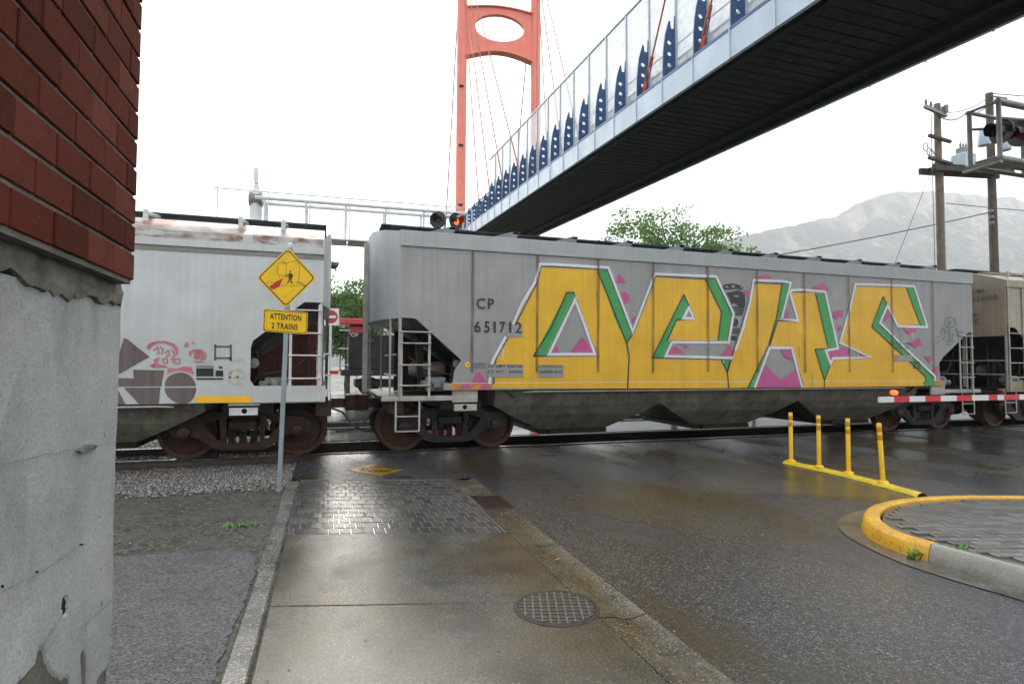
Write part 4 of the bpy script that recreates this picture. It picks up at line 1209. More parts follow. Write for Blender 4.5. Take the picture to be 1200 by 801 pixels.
TAGLINES=[[(14.588,2.841),(14.458,2.798),(14.364,2.703),(14.397,2.612),(14.523,2.576),(14.67,2.593),(14.784,2.675),(14.752,2.793),(14.643,2.837),(14.577,2.835)],[(14.51,2.707),(14.573,2.74),(14.608,2.696),(14.555,2.642),(14.498,2.675),(14.528,2.707)],[(14.304,2.557),(14.247,2.464),(14.313,2.309),(14.383,2.245),(14.378,2.389),(14.358,2.532),(14.304,2.549)],[(14.394,2.546),(14.462,2.404),(14.504,2.549),(14.511,2.26),(14.445,2.246)],[(14.59,2.419),(14.693,2.416),(14.607,2.283),(14.714,2.285)],[(14.56,2.577),(14.555,2.248),(14.73,2.238)],[(14.74,2.502),(14.817,2.562),(14.825,2.398),(14.743,2.375)],[(14.832,2.477),(15.055,2.469)],[(14.828,2.385),(15.033,2.381)],[(14.08,2.318),(14.217,2.352)],[(14.074,2.175),(14.229,2.276)],[(14.405,2.141),(14.599,2.157)],[(14.419,2.219),(14.583,2.214)]]
BADGE_DARK=[[(7.874,3.281),(7.959,3.33),(8.118,3.364),(8.277,3.351),(8.449,3.287),(8.399,3.233),(8.251,3.247),(8.031,3.223),(7.946,3.203)],[(7.981,3.153),(8.177,3.192),(8.3,3.222),(8.46,3.174),(8.48,2.886),(8.344,2.871),(8.246,2.918),(8.124,2.904),(8.065,3.034)],[(8.135,2.867),(8.455,2.879),(8.455,2.85),(8.147,2.839)],[(8.164,2.619),(8.242,2.621),(8.303,2.562),(8.264,2.448),(8.154,2.439),(8.18,2.538)],[(8.066,2.25),(8.261,2.254),(8.26,2.152),(8.07,2.149)]]
BADGE_BARS=[[(8.159,2.819),(8.447,2.829)],[(8.159,2.793),(8.442,2.802)],[(8.158,2.766),(8.432,2.775)],[(8.158,2.739),(8.421,2.748)],[(8.158,2.713),(8.409,2.721)],[(8.157,2.686),(8.396,2.694)],[(8.117,2.404),(8.362,2.41)],[(8.112,2.377),(8.352,2.383)],[(8.106,2.351),(8.342,2.356)],[(8.101,2.324),(8.331,2.329)],[(8.096,2.297),(8.316,2.302)]]
BADGE_LIGHT=[[(7.971,3.265),(8.008,3.307),(8.051,3.265)],[(8.35,3.282),(8.387,3.305),(8.436,3.249)],[(8.129,3.317),(8.215,3.321),(8.215,3.276),(8.129,3.272)],[(8.136,2.925),(8.198,2.937),(8.27,2.889),(8.136,2.873)],[(8.163,3.106),(8.298,3.111),(8.303,3.075),(8.2,3.081)]]
L_MAROON=[[(-3.046,1.684),(-2.971,1.996),(-2.919,1.968),(-2.623,1.707),(-3.022,1.442)],[(-2.839,1.51),(-2.419,1.501),(-2.441,1.353),(-2.452,1.235),(-3.116,1.24),(-3.12,1.384),(-2.827,1.38)],[(-2.41,1.234),(-2.405,1.313),(-2.381,1.376),(-2.33,1.432),(-2.269,1.458),(-2.208,1.468),(-2.145,1.462),(-2.083,1.436),(-2.028,1.381),(-1.99,1.311),(-1.972,1.231)]]
L_MAROON_SILL=[[(-2.953,1.238),(-2.462,1.239),(-2.48,0.979),(-2.74,0.98)],[(-3.133,1.238),(-3.043,1.237),(-2.917,0.982),(-3.125,0.986)],[(-2.41,1.234),(-1.969,1.231),(-1.974,1.151),(-2.002,1.071),(-2.046,1.016),(-2.116,0.981),(-2.178,0.978),(-2.24,0.995),(-2.302,1.036),(-2.365,1.096),(-2.398,1.165)]]
L_PINK=[[(-2.675,1.844),(-2.637,1.914),(-2.526,1.955),(-2.404,1.957),(-2.298,1.919),(-2.244,1.85),(-2.232,1.751),(-2.258,1.74),(-2.278,1.81),(-2.332,1.879),(-2.438,1.923),(-2.542,1.915),(-2.601,1.865),(-2.626,1.821)],[(-2.091,1.792),(-2.03,1.829),(-1.922,1.834),(-1.849,1.785),(-1.838,1.704),(-1.881,1.633),(-1.971,1.616),(-2.043,1.642),(-1.954,1.653),(-1.901,1.693),(-1.92,1.754),(-1.975,1.793),(-2.046,1.773),(-2.063,1.722),(-2.085,1.742)],[(-2.01,1.773),(-1.939,1.784),(-1.915,1.703),(-1.972,1.663),(-2.017,1.692)],[(-2.628,1.57),(-2.552,1.619),(-2.57,1.668),(-2.476,1.709),(-2.501,1.659),(-2.508,1.6),(-2.394,1.57),(-2.359,1.541),(-2.567,1.54)],[(-2.367,1.541),(-2.253,1.531),(-2.148,1.561),(-2.041,1.556),(-2.011,1.428),(-2.075,1.472),(-2.217,1.501),(-2.322,1.472),(-2.382,1.442)],[(-2.156,1.902),(-2.118,1.942),(-2.089,1.897),(-2.111,1.862),(-2.152,1.866)],[(-2.05,1.933),(-2.024,1.948),(-2.011,1.93),(-2.032,1.913)]]
L_PINKLINES=[[(-2.574,1.806),(-2.523,1.856),(-2.495,1.768),(-2.538,1.748)],[(-2.489,1.867),(-2.445,1.828),(-2.46,1.748)],[(-2.417,1.769),(-2.366,1.809),(-2.355,1.729),(-2.407,1.719)],[(-2.441,1.679),(-2.389,1.689),(-2.378,1.61),(-2.43,1.614),(-2.441,1.679)],[(-2.345,1.67),(-2.301,1.69),(-2.308,1.611)],[(-2.275,1.68),(-2.213,1.681),(-2.211,1.611),(-2.273,1.607),(-2.275,1.68)],[(-2.331,1.829),(-2.276,1.75),(-2.319,1.71)]]
L_FRAME=[[(-1.72,1.914),(-1.715,1.658)],[(-1.494,1.918),(-1.488,1.656)],[(-1.72,1.878),(-1.493,1.881)],[(-1.715,1.699),(-1.489,1.697)]]
L_PANEL=[[(-1.979,1.568),(-1.734,1.569),(-1.731,1.407),(-1.975,1.407)],[(-1.705,1.502),(-1.595,1.502),(-1.593,1.407),(-1.703,1.407)],[(-1.665,1.563),(-1.606,1.563),(-1.609,1.529),(-1.651,1.529)],[(-1.974,1.381),(-1.593,1.38),(-1.592,1.354),(-1.973,1.355)]]
L_GHOST=[[(-1.517,1.707),(-1.293,1.709),(-1.292,1.647),(-1.516,1.645)]]
L_GHOSTLINES=[[(-1.529,1.431),(-1.457,1.513),(-1.345,1.523),(-1.287,1.451)],[(-1.528,1.39),(-1.286,1.4)],[(-1.484,1.472),(-1.508,1.329),(-1.433,1.278),(-1.303,1.287)],[(-1.382,1.492),(-1.387,1.288)]]
L_REFLECT=[[(-1.976,1.095),(-1.176,1.085),(-1.174,0.982),(-1.974,0.995)]]

def on(car_x, off):
    return lambda u, v: (u - car_x, -1.6 - off, v)
F0, F1, F2, F3, F4 = (on(8.28, d) for d in (.008, .0105, .013, .0155, .018))
for i, loops in enumerate(LETTERS):
    m = MB()
    m.flat(loops, F0)
    L = m.build('graffiti_letter', 'graf_yellow', near)
    for g in GREEN[i]:
        MB().flat([g], F1).build('letter_shade', 'graf_green', L)
for g in PINK:
    MB().flat([g], F2).build('graffiti_splash', 'graf_pink', near)
for k, pl in enumerate(BLACK):
    MB().stroke(pl, .028, F3).build('graffiti_line', 'graf_black', near)
for pl in WHITE_LINES:
    MB().stroke(pl, .15, on(8.28, .0168)).build('overspray', 'overspray', near)
    MB().stroke(pl, .052, F4).build('graffiti_outline', 'graf_white', near)
rdp = random.Random(5)
for x_, z_, m_ in ((3.05, 1.95, 'graf_white'), (4.97, 3.0, 'graf_green'), (5.62, 2.05, 'graf_green'), (6.2, 1.77, 'graf_green'), (7.9, 1.76, 'graf_white'), (8.35, 1.9, 'graf_yellow'), (9.0, 2.0, 'graf_green'), (9.9, 2.03, 'graf_green'), (10.25, 1.45, 'graf_green'), (11.6, 1.95, 'graf_white'), (12.9, 2.5, 'graf_green'), (13.3, 2.4, 'graf_white')):
    l_ = rdp.uniform(.12, .35)
    MB().stroke([(x_, z_ + .03), (x_ + .004, z_ - l_ * .6), (x_, z_ - l_)], .012, on(8.28, .0145)).build('paint_drip', m_, near)
for pt in PATCH:
    MB().flat([pt], on(8.28, .0200)).build('unpainted_patch', 'hopper_grey', near)
for pl in TAGLINES:
    MB().stroke(pl, .014, F1).build('marker_tag', 'tag_teal', near)
for g in BADGE_DARK:
    MB().flat([g], F0).build('emblem', 'stencil_black', near)
for g in BADGE_LIGHT:
    MB().flat([g], F1).build('emblem_highlight', 'hopper_grey', near)
for pl in BADGE_BARS:
    MB().stroke(pl, .016, F1).build('emblem_bar', 'stencil_black', near)
FT = on(8.28, .0225)
def lettering(car, body, u0, u1, v0, v1, fn, mat='stencil_black', bold=.02, name='lettering', space=1.0):
    return letters(MB(), body, u0, u1, v0, v1, fn, bold, space).build(name, mat, car)
lettering(near, 'CP', 2.55, 2.88, 2.628, 2.825, FT, bold=.012, space=1.25)
for ch, a, b in (('6', 2.51, 2.63), ('5', 2.70, 2.80), ('1', 2.875, 2.915), ('7', 2.99, 3.10), ('1', 3.175, 3.215), ('2', 3.29, 3.42)):
    lettering(near, ch, a, b, 2.20, 2.405, FT, bold=.016)
lettering(near, 'LD LMT 226700', 2.78, 3.43, 1.560, 1.615, FT, bold=.02)
lettering(near, 'LT WT   59300', 2.78, 3.43, 1.455, 1.510, FT, bold=.02)
lettering(near, '102800 KG', 3.77, 4.23, 1.560, 1.615, FT, 'stencil_grey', bold=.02)
lettering(near, '26900 KG', 3.77, 4.23, 1.455, 1.510, FT, bold=.02)
lettering(near, 'BUILT 6-82', 12.62, 13.20, 2.135, 2.19, FT, 'stencil_grey', bold=.01)
lettering(near, 'N 22 05', 12.70, 13.18, 2.03, 2.085, FT, 'stencil_grey', bold=.01)
lettering(near, '22', 13.29, 13.53, 1.57, 1.74, FT, bold=.01)
m = MB()
for r0 in (0.0,):
    m.flat([circle(2.395, 1.61, .052, 18)], F1)
m.build('inspection_disc', 'reflector_yellow', near)
MB().flat([circle(2.395, 1.61, .018, 10, .012)], F3).build('disc_mark', 'stencil_black', near)
m = MB()
for z in (1.56, 1.60, 1.635):
    m.stroke([(2.50, z), (2.73, z)], .012, F3)
m.build('inspection_box', 'stencil_grey', near)
# side-sill strip: reflector blocks, yellow carried down on to it
MB().flat([[(2.09, 1.165), (2.86, 1.165), (2.86, 1.262), (2.09, 1.262)]], on(8.28, .0085)).build('sill_reflector', 'reflector_orange', near)
for a, b in ((2.25, 2.47), (2.62, 2.83)):
    MB().flat([[(a, 1.175), (b, 1.185), (b - .03, 1.25), (a + .05, 1.255)]], F1).build('sill_smear', 'graf_pink', near)
MB().flat([[(14.0, 1.165), (14.27, 1.165), (14.27, 1.262), (14.0, 1.262)]], on(8.28, .0085)).build('sill_reflector', 'reflector_orange', near)
MB().stroke([(2.1, 1.279), (14.28, 1.279)], .008, on(8.28, .0095)).build('sill_seam', 'graf_white', near)
MB().flat([[(13.62, 1.16), (14.0, 1.16), (14.0, 1.262), (13.62, 1.262)]], on(8.28, .0092)).build('letter_shade', 'graf_green', near)

WX = -7.2
w0, w1, w2 = on(WX, .004), on(WX, .0065), on(WX, .009)
for g in L_MAROON: MB().flat([g], w0).build('graffiti_block', 'graf_maroon', white)
for g in L_MAROON_SILL: MB().flat([g], on(WX, .0075)).build('graffiti_block', 'graf_maroon', white)
for g in L_PINK: MB().flat([g], w1).build('graffiti_tag', 'graf_red', white)
for g in L_PINKLINES: MB().stroke(g, .02, w1).build('graffiti_tag', 'graf_red', white)
for g in L_FRAME: MB().stroke(g, .028, w1).build('card_holder', 'stencil_grey', white)
for g in L_PANEL: MB().flat([g], w1).build('stencil_panel', 'stencil_black', white)
for z in (1.655, 1.60, 1.545): MB().stroke([(-1.99, z), (-1.72, z)], .014, w2).build('stencil_gap', 'hopper_white', white)
for g in L_GHOST: MB().flat([g], w1).build('faded_stencil', 'ghost_olive', white)
for g in L_GHOSTLINES: MB().stroke(g, .03, w1).build('faded_stencil', 'ghost_olive', white)
for g in L_REFLECT: MB().flat([g], on(WX, .010)).build('reflective_strip', 'reflector_yellow', white)
# lettering on the tan car's end wall (faces the gap)
ex = lambda u, v: (-7.185, u, v)
def endlet(body, y0, y1, z0, z1, mat='stencil_grey'):
    return letters(MB(), body, y0, y1, z0, z1, lambda u, v: (-7.1 - .062 + .03 * (abs(y0 + y1 - u + 0) / 1.6) ** 2 * 0 - .012, (y0 + y1) - u, v), .01).build('lettering', mat, tan)
endlet('CME', -1.15, -.85, 3.58, 3.69)
endlet('521068', -1.45, -.85, 3.38, 3.50)
for k, z in enumerate((3.02, 2.96, 2.88, 2.83, 2.77)):
    MB().add([(-7.168, -.62, z), (-7.168, -1.0 + .05 * (k % 2), z), (-7.168, -1.0 + .05 * (k % 2), z + .022), (-7.168, -.62, z + .022)], [(0, 1, 2, 3)]).build('lettering', 'stencil_grey', tan)

# ================================================================ FOOTBRIDGE
XL, XR = 8.1, 12.05
def sof(y):            # underside level along the deck
    return 7.63 + 0.0575 * y if y < 34 else 7.63 + 0.0575 * 34 + 0.02 * (y - 34)
br = empty('footbridge', (10, 36, 0), label='steel footbridge with pale edge and blue fins passing over the tracks', cat='bridge')
BO = Vector((10, 36, 0))
def bmb():
    return MB()
def bput(m, name, mat, parent=None, **k):
    m.v = [(a - BO.x, b - BO.y, c) for a, b, c in m.v]
    o = m.build(name, mat, parent or br, **k)
    return o
Y0, Y1, BAY = 12.62 - 1.31 * 11, 12.62 + 1.31 * 36, 1.31
nb = 47
bays = [Y0 + BAY * k for k in range(nb + 1)]
# deck slab
m = MB()
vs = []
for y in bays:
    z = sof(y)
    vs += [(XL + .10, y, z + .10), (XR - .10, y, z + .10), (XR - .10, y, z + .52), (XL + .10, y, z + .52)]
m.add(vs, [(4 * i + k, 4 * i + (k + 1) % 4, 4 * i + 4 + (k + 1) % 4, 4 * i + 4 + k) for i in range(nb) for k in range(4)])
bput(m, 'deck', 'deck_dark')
# longitudinal girders and cross ribs under the deck
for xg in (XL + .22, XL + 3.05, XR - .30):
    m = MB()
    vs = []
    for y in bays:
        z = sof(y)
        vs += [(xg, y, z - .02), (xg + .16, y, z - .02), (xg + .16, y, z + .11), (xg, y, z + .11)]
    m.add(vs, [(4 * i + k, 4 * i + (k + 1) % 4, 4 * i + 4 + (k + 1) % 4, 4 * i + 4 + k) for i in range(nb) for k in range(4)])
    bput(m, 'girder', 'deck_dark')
rib0 = None
for i in range(nb * 4):
    y = Y0 + BAY / 4 * i + .2
    if y > 45: break
    z = sof(y)
    if rib0 is None:
        m = MB().box(XL + .39 - 10, XR - .31 - 10, 0, .035, 0.082, .11)
        rib0 = m.build('cross_rib', 'deck_dark', br)
        rib0.location = (0, y - 36, z)
    else:
        inst('cross_rib', rib0.data, br, (0, y - 36, z))
# edge (fascia) panels, both sides, one per bay
for side, x, s in ((0, XL, 1), (1, XR, -1)):
    for i in range(nb):
        ya, yb = bays[i] + .012, bays[i + 1] - .012
        m = MB()
        a, b = sof(ya), sof(yb)
        x2 = x + s * .09
        m.add([(x, ya, a), (x, yb, b), (x, yb, b + .60), (x, ya, a + .60), (x2, ya, a), (x2, yb, b), (x2, yb, b + .60), (x2, ya, a + .60)],
              [(0, 1, 2, 3), (7, 6, 5, 4), (0, 4, 5, 1), (3, 2, 6, 7), (0, 3, 7, 4), (1, 5, 6, 2)])
        bput(m, 'fascia_panel', 'fascia_pale')
    m = MB()
    for i in range(nb):
        m.bar((x + s * .06, bays[i], sof(bays[i]) + .645), (x + s * .06, bays[i + 1], sof(bays[i + 1]) + .645), .13, .075)
    bput(m, 'edge_channel', 'fin_blue')
    fsm = None
    for y in bays:
        if fsm is None:
            fsm = MB().box(-.011, .011, -.014, .014, -.015, .66).build('fascia_strip', 'post_pale', br)
            fsm.location = (x - s * .012 - 10, y - 36, sof(y))
        else:
            inst('fascia_strip', fsm.data, br, (x - s * .012 - 10, y - 36, sof(y)))
# fins, posts and screens
FW, FH = .36, 1.56
fin = [(0, 0), (0, .30), (.012, .62), (.04, .92), (.085, 1.20), (.15, 1.44), (.195, 1.56), (.225, 1.555), (.25, 1.36), (.34, 1.36), (.36, 1.72), (.372, 1.72), (.372, 0)]
holes = [circle(.20, z, .062, 14) for z in (.38, .68, .98)]
finme = None
TALL1 = 30.5
for side, x, s in ((0, XL + .02, 1), (1, XR - .02, -1)):
    for i, y in enumerate(bays):
        z = sof(y) + .683
        tall = y < TALL1
        if side == 0 or y < 31:
            if finme is None:
                m = MB().prism([fin] + holes, lambda u, v, d: (u, d, v), -.016, .016)
                f0 = m.build('fin', 'fin_blue', br)
                finme = f0.data
                f0.location = (x - 10, y - 36, z)
            else:
                inst('fin', finme, br, (x - 10, y - 36, z), (0, 0, 0 if s > 0 else math.pi), (1, 1, 1 if tall else .8))
        xp = x + s * .41
        hgt = 3.17 if tall else 1.35
        if tall:
            m = MB().box(xp - .03, xp + .03, y - .03, y + .03, z - .05, z + hgt)
            bput(m, 'fence_post', 'post_pale')
        if i < nb:
            zb = sof(bays[i + 1]) + .683
            yb = bays[i + 1]
            m = MB()
            m.add([(xp, y + .03, z + .05), (xp, yb - .03, zb + .05), (xp, yb - .03, zb + hgt - .03), (xp, y + .03, z + hgt - .03)], [(0, 1, 2, 3)])
            bput(m, 'mesh_panel', 'mesh_screen')
    m = MB()
    xp = x + s * .41
    for i in range(nb):
        h = 3.17 if bays[i] < TALL1 - .7 else 1.35
        if abs(h - 1.35) < .01 and m.v and not low_:
            bput(m, 'top_rail', 'post_pale')
            m, low_ = MB(), True
        elif h > 2:
            low_ = False
        m.bar((xp, bays[i], sof(bays[i]) + .683 + h), (xp, bays[i + 1], sof(bays[i + 1]) + .683 + h), .06)
    bput(m, 'top_rail', 'post_pale')
    m = MB()
    for i in range(nb):
        m.bar((xp + s * .12, bays[i], sof(bays[i]) + .683 + 1.05), (xp + s * .12, bays[i + 1], sof(bays[i + 1]) + .683 + 1.05), .022)
    bput(m, 'hand_rail', 'post_pale')
# stay anchors on the near half (they run up to the near tower)
for y in (13.93, 11.31, 8.69):
    z = sof(y) + .683
    a = Vector((8.30, y - .02, z + .02))
    topp = Vector((8.42, 3.6, 28.6))
    d = (topp - a).normalized()
    m = MB().bar(a - d * .1, a + d * .42, .17, .05, (1, 0, 0))
    an = bput(m, 'stay_anchor', 'cable_red', bevel=.01)
    m = MB()
    m.bar(a + d * .42 - Vector((0.045, 0, 0)), a + d * .80 - Vector((0.045, 0, 0)), .03)
    m.bar(a + d * .42 + Vector((0.045, 0, 0)), a + d * .80 + Vector((0.045, 0, 0)), .03)
    m.tube([a + d * .78, a + d * 1.05], .055, 10)
    bput(m, 'stay_socket', 'cable_red')
    m = MB().tube([a + d * .95, topp], .026, 8)
    bput(m, 'stay_cable', 'cable_red', smooth=True)

def tower(name, lx, ly, rx, ry, label, stays=True):
    T = empty(name, ((lx + rx) / 2, (ly + ry) / 2, 0), label=label, cat='bridge tower')
    ox, oy = (lx + rx) / 2, (ly + ry) / 2
    ax = Vector((rx - lx, ry - ly, 0))
    L = ax.length
    ax.normalize()
    pn = Vector((-ax.y, ax.x, 0))
    for s in (-1, 1):
        base = ax * s * L / 2
        m = MB().tube([base + Vector((0, 0, -.3)), base - ax * s * .06 + Vector((0, 0, 30.5))], .34, 20)
        m.build('leg', 'tower_red', T, smooth=True)
        m = MB().lathe([(0, .0), (.36, 0), (.36, -.1), (.30, -.25)], base + Vector((0, 0, 30.7)), 'z', 16)
        m.build('leg_cap', 'tower_red', T, smooth=True)
    # cross-beam with an oval opening
    hw = L / 2 - .30
    top = [(-hw + 2 * hw * k / 12, 25.72 + .42 * math.sin(math.pi * k / 12) * 0.6) for k in range(13)]
    bot = [(hw - 2 * hw * k / 12, 22.42 + .5 * math.sin(math.pi * k / 12)) for k in range(13)]
    m = MB().prism([top + bot, circle(0, 24.55, 1.70, 32, .94)], lambda u, v, d: ax * u + pn * d + Vector((0, 0, v)), -.16, .16)
    m.build('cross_beam', 'tower_red', T)
    m = MB()
    for (ua, va), (ub, vb) in zip(top, top[1:]):
        m.bar(ax * ua + Vector((0, 0, va + .03)), ax * ub + Vector((0, 0, vb + .03)), .62, .06)
    m.build('beam_flange', 'tower_red', T)
    m = MB()
    for (ua, va), (ub, vb) in zip(bot, bot[1:]):
        m.bar(ax * ua + Vector((0, 0, va - .03)), ax * ub + Vector((0, 0, vb - .03)), .62, .06)
    m.build('beam_flange', 'tower_red', T)
    for k in range(3):
        m = MB().bar(-ax * (L / 2) + pn * -.33 + Vector((0, 0, 12.2 + k * 4)), -ax * (L / 2) + pn * -.42 + Vector((0, 0, 12.2 + k * 4)), .3, .12)
        m.build('leg_bracket', 'cast_steel_rust', T)
    return T, ox, oy
T1, ox, oy = tower('bridge_tower', 8.19, 37.0, 13.30, 36.25, 'tall red tower with oval cross beam hole standing behind the hopper wagons')
for (sx, lx_, ly_) in ((-1, 8.19, 37.0), (1, 13.30, 36.25)):
    topz = [29.6, 29.0, 28.4, 27.8]
    xe = XL + .25 if sx < 0 else XR - .25
    for k, ye in enumerate((24.4, 27.1, 29.7, 32.3)):
        m = MB().tube([(lx_ - ox, ly_ - .3 - oy, topz[k]), (xe - ox, ye - oy, sof(ye) + .7)], .035, 6)
        m.build('stay_cable', 'cable_red', T1, smooth=True)
    for k, ye in enumerate((41.6,)):
        m = MB().tube([(lx_ - ox, ly_ + .3 - oy, topz[k]), ((8.02 if sx < 0 else 13.0) - ox, ye - oy, 9.7)], .045, 6)
        m.build('back_stay', 'cable_red', T1, smooth=True)

# ================================================================ TRAFFIC ISLAND, DELINEATORS
def catmull(P, n=6):
    out = []
    for i in range(len(P) - 1):
        p0, p1, p2, p3 = P[max(i - 1, 0)], P[i], P[i + 1], P[min(i + 2, len(P) - 1)]
        for k in range(n):
            t_ = k / n
            out.append(tuple(0.5 * ((2 * p1[d]) + (-p0[d] + p2[d]) * t_ + (2 * p0[d] - 5 * p1[d] + 4 * p2[d] - p3[d]) * t_ ** 2 + (-p0[d] + 3 * p1[d] - 3 * p2[d] + p3[d]) * t_ ** 3) for d in (0, 1)))
    out.append(P[-1])
    return out
isl = empty('traffic_island', (8, 2, 0), label='paved traffic island with a worn yellow painted kerb nose', cat='traffic island')
IO = (8, 2)
rim = catmull([(14.5, 1.6), (12.5, 2.75), (10.3, 3.68), (8.9, 4.15), (7.66, 4.55), (6.94, 4.77), (6.24, 4.84), (5.62, 4.72), (5.14, 4.43), (4.87, 4.10), (4.77, 3.77), (4.79, 3.52), (4.83, 3.15), (4.87, 2.85), (4.95, 2.0), (5.1, 0), (5.3, -3.5)])
def offset(P, d):
    out = []
    for i, p in enumerate(P):
        a, b = P[max(i - 1, 0)], P[min(i + 1, len(P) - 1)]
        tx, ty = b[0] - a[0], b[1] - a[1]
        l = math.hypot(tx, ty) or 1
        out.append((p[0] - ty / l * d, p[1] + tx / l * d))
    return out
def kerb(P, name, mat):
    secs = [(-.03, -.03), (-.026, .02), (-.012, .095), (.004, .120), (.02, .128), (.115, .128), (.130, .122), (.135, .08)]
    m = MB()
    rings = [offset(P, s) for s, z in secs]
    n, k = len(P), len(secs)
    vs = [(rings[j][i][0] - IO[0], rings[j][i][1] - IO[1], secs[j][1]) for i in range(n) for j in range(k)]
    fs = [(i * k + j, i * k + j + 1, (i + 1) * k + j + 1, (i + 1) * k + j) for i in range(n - 1) for j in range(k - 1)]
    fs += [tuple(range(k)), tuple((n - 1) * k + j for j in range(k))]
    m.add(vs, fs)
    return m.build(name, mat, isl, smooth=True)
cut = min(range(len(rim)), key=lambda i: abs(rim[i][1] - 3.52) + abs(rim[i][0] - 4.79))
kerb(rim[:cut + 1], 'kerb', 'kerb_yellow')['label'] = 'yellow painted nose kerb with chipped paint'
g0 = rim[cut]; g1 = rim[cut + 1]
conc = [(g0[0] + (g1[0] - g0[0]) * .12, g0[1] + (g1[1] - g0[1]) * .12)] + rim[cut + 1:]
kerb(conc, 'kerb', 'kerb_concrete')['label'] = 'bare concrete kerb'
inner = offset(rim, .152)
m = MB()
poly = [(a - IO[0], b - IO[1]) for a, b in inner] + [(14.5 - IO[0], -3.5 - IO[1])]
m.flat([poly], lambda u, v: (u, v, .100))
m.build('paver_bed', 'joint_sand', isl)
def inside(p, P):
    c = False
    j = len(P) - 1
    for i in range(len(P)):
        if (P[i][1] > p[1]) != (P[j][1] > p[1]) and p[0] < (P[j][0] - P[i][0]) * (p[1] - P[i][1]) / (P[j][1] - P[i][1]) + P[i][0]:
            c = not c
        j = i
    return c
ca, sa = math.cos(R(-17.8)), math.sin(R(-17.8))
ip = None
cands = []
poly_w = inner + [(14.5, -3.5)]
for r_ in range(-60, 60):
    for c_ in range(-40, 60):
        u = c_ * .202 + (.101 if r_ % 2 else 0)
        v = r_ * .102
        cs = [(6 + (u + du) * ca - (v + dv) * sa, 3.5 + (u + du) * sa + (v + dv) * ca) for du, dv in ((0, 0), (.196, 0), (.196, .096), (0, .096))]
        if all(inside(q, poly_w) for q in cs):
            cands.append((math.hypot(cs[0][0], cs[0][1]), cs[0]))
cands.sort()
near300 = [c for c in cands if c[1][1] > 2.0 and c[1][0] < 8.6][:300]
ns = set(id(c) for c in near300)
rest = MB()
for c in cands:
    x, y = c[1]
    if id(c) in ns:
        if ip is None:
            o = MB().box(0, .192, 0, .092, -.05, 0).build('paver', 'island_paver', isl, bevel=.004)
            ip = o.data
        else:
            o = inst('paver', ip, isl)
        o.location = (x - IO[0], y - IO[1], .118 + rnd.uniform(-.002, .002))
        o.rotation_euler = (rnd.uniform(-.01, .01), rnd.uniform(-.01, .01), R(-17.8))
    elif x < 14:
        q = [(x + du * ca - dv * sa - IO[0], y + du * sa + dv * ca - IO[1]) for du, dv in ((0, 0), (.192, 0), (.192, .092), (0, .092))]
        rest.add([(a, b, .10) for a, b in q] + [(a, b, .117) for a, b in q], [(4, 5, 6, 7), (0, 1, 5, 4), (1, 2, 6, 5), (2, 3, 7, 6), (3, 0, 4, 7)])
ro = rest.build('paving', 'island_paver', isl)
ro['kind'] = 'stuff'
# concrete apron round the nose
ap_o = catmull([(6.3, 5.05), (5.79, 5.0), (5.24, 4.80), (4.93, 4.55), (4.70, 4.18), (4.54, 3.6), (4.55, 3.15), (4.62, 2.7), (4.7, 1.6), (4.9, -1)])
ap_i = [p for p in offset(rim, -.02)]
m = MB()
ii = [min(range(len(ap_i)), key=lambda k: (ap_i[k][0] - p[0]) ** 2 + (ap_i[k][1] - p[1]) ** 2) for p in ap_o]
n = len(ap_o)
m.add([(a - IO[0], b - IO[1], -.011) for a, b in ap_o] + [(ap_i[k][0] - IO[0], ap_i[k][1] - IO[1], -.006) for k in ii], [(i, i + 1, n + i + 1, n + i) for i in range(n - 1)])
m.build('gutter_apron', 'apron_concrete', isl)

sep = MB()
n = 14
sec = [(-.085, 0), (-.06, .035), (0, .05), (.06, .035), (.085, 0)]
vs = []
for i in range(n + 1):
    y = 7.80 - 2.50 * i / n
    xc = 7.36 - .26 * max(0, (i - 5) / (n - 5)) ** 1.5
    for a, b in sec:
        vs.append((xc + a, y, ROADZ + b + (.004 if i % 2 else 0)))
sep.add(vs, [(i * 5 + j, i * 5 + j + 1, i * 5 + 6 + j, i * 5 + 5 + j) for i in range(n) for j in range(4)])
tag(sep.build('lane_separator', 'strip_yellow', smooth=True), 'low yellow separator strip on the road under the yellow posts', 'separator')
DL = [(7.366, 7.70, 0, 'farthest from the paved island'), (7.366, 7.13, 0, 'second from the tracks'), (7.37, 6.60, 0, 'third from the tracks'), (7.24, 5.94, -.07, 'nearest the paved island and leaning to the left')]
for x, y, lean, lb in DL:
    d = empty('delineator_post', (x, y, ROADZ + .045), label='yellow flexible post with amber bands, ' + lb, cat='bollard', group='yellow posts along the separator strip')
    d.rotation_euler = (0, lean, 0)
    MB().lathe([(0, 0), (.07, 0), (.065, .018), (.045, .03), (0, .03)], (0, 0, 0), 'z', 14).build('base', 'post_yellow', d, smooth=True)
    m = MB().lathe([(.031, .02), (.031, .80), (.026, .808), (0, .81)], (0, 0, 0), 'z', 16)
    m.build('post', 'post_yellow', d, smooth=True)
    for z in (.58, .69):
        MB().lathe([(.0316, 0), (.0323, .002), (.0323, .07), (.0316, .072)], (0, 0, z), 'z', 16).build('band', 'band_amber', d, smooth=True)

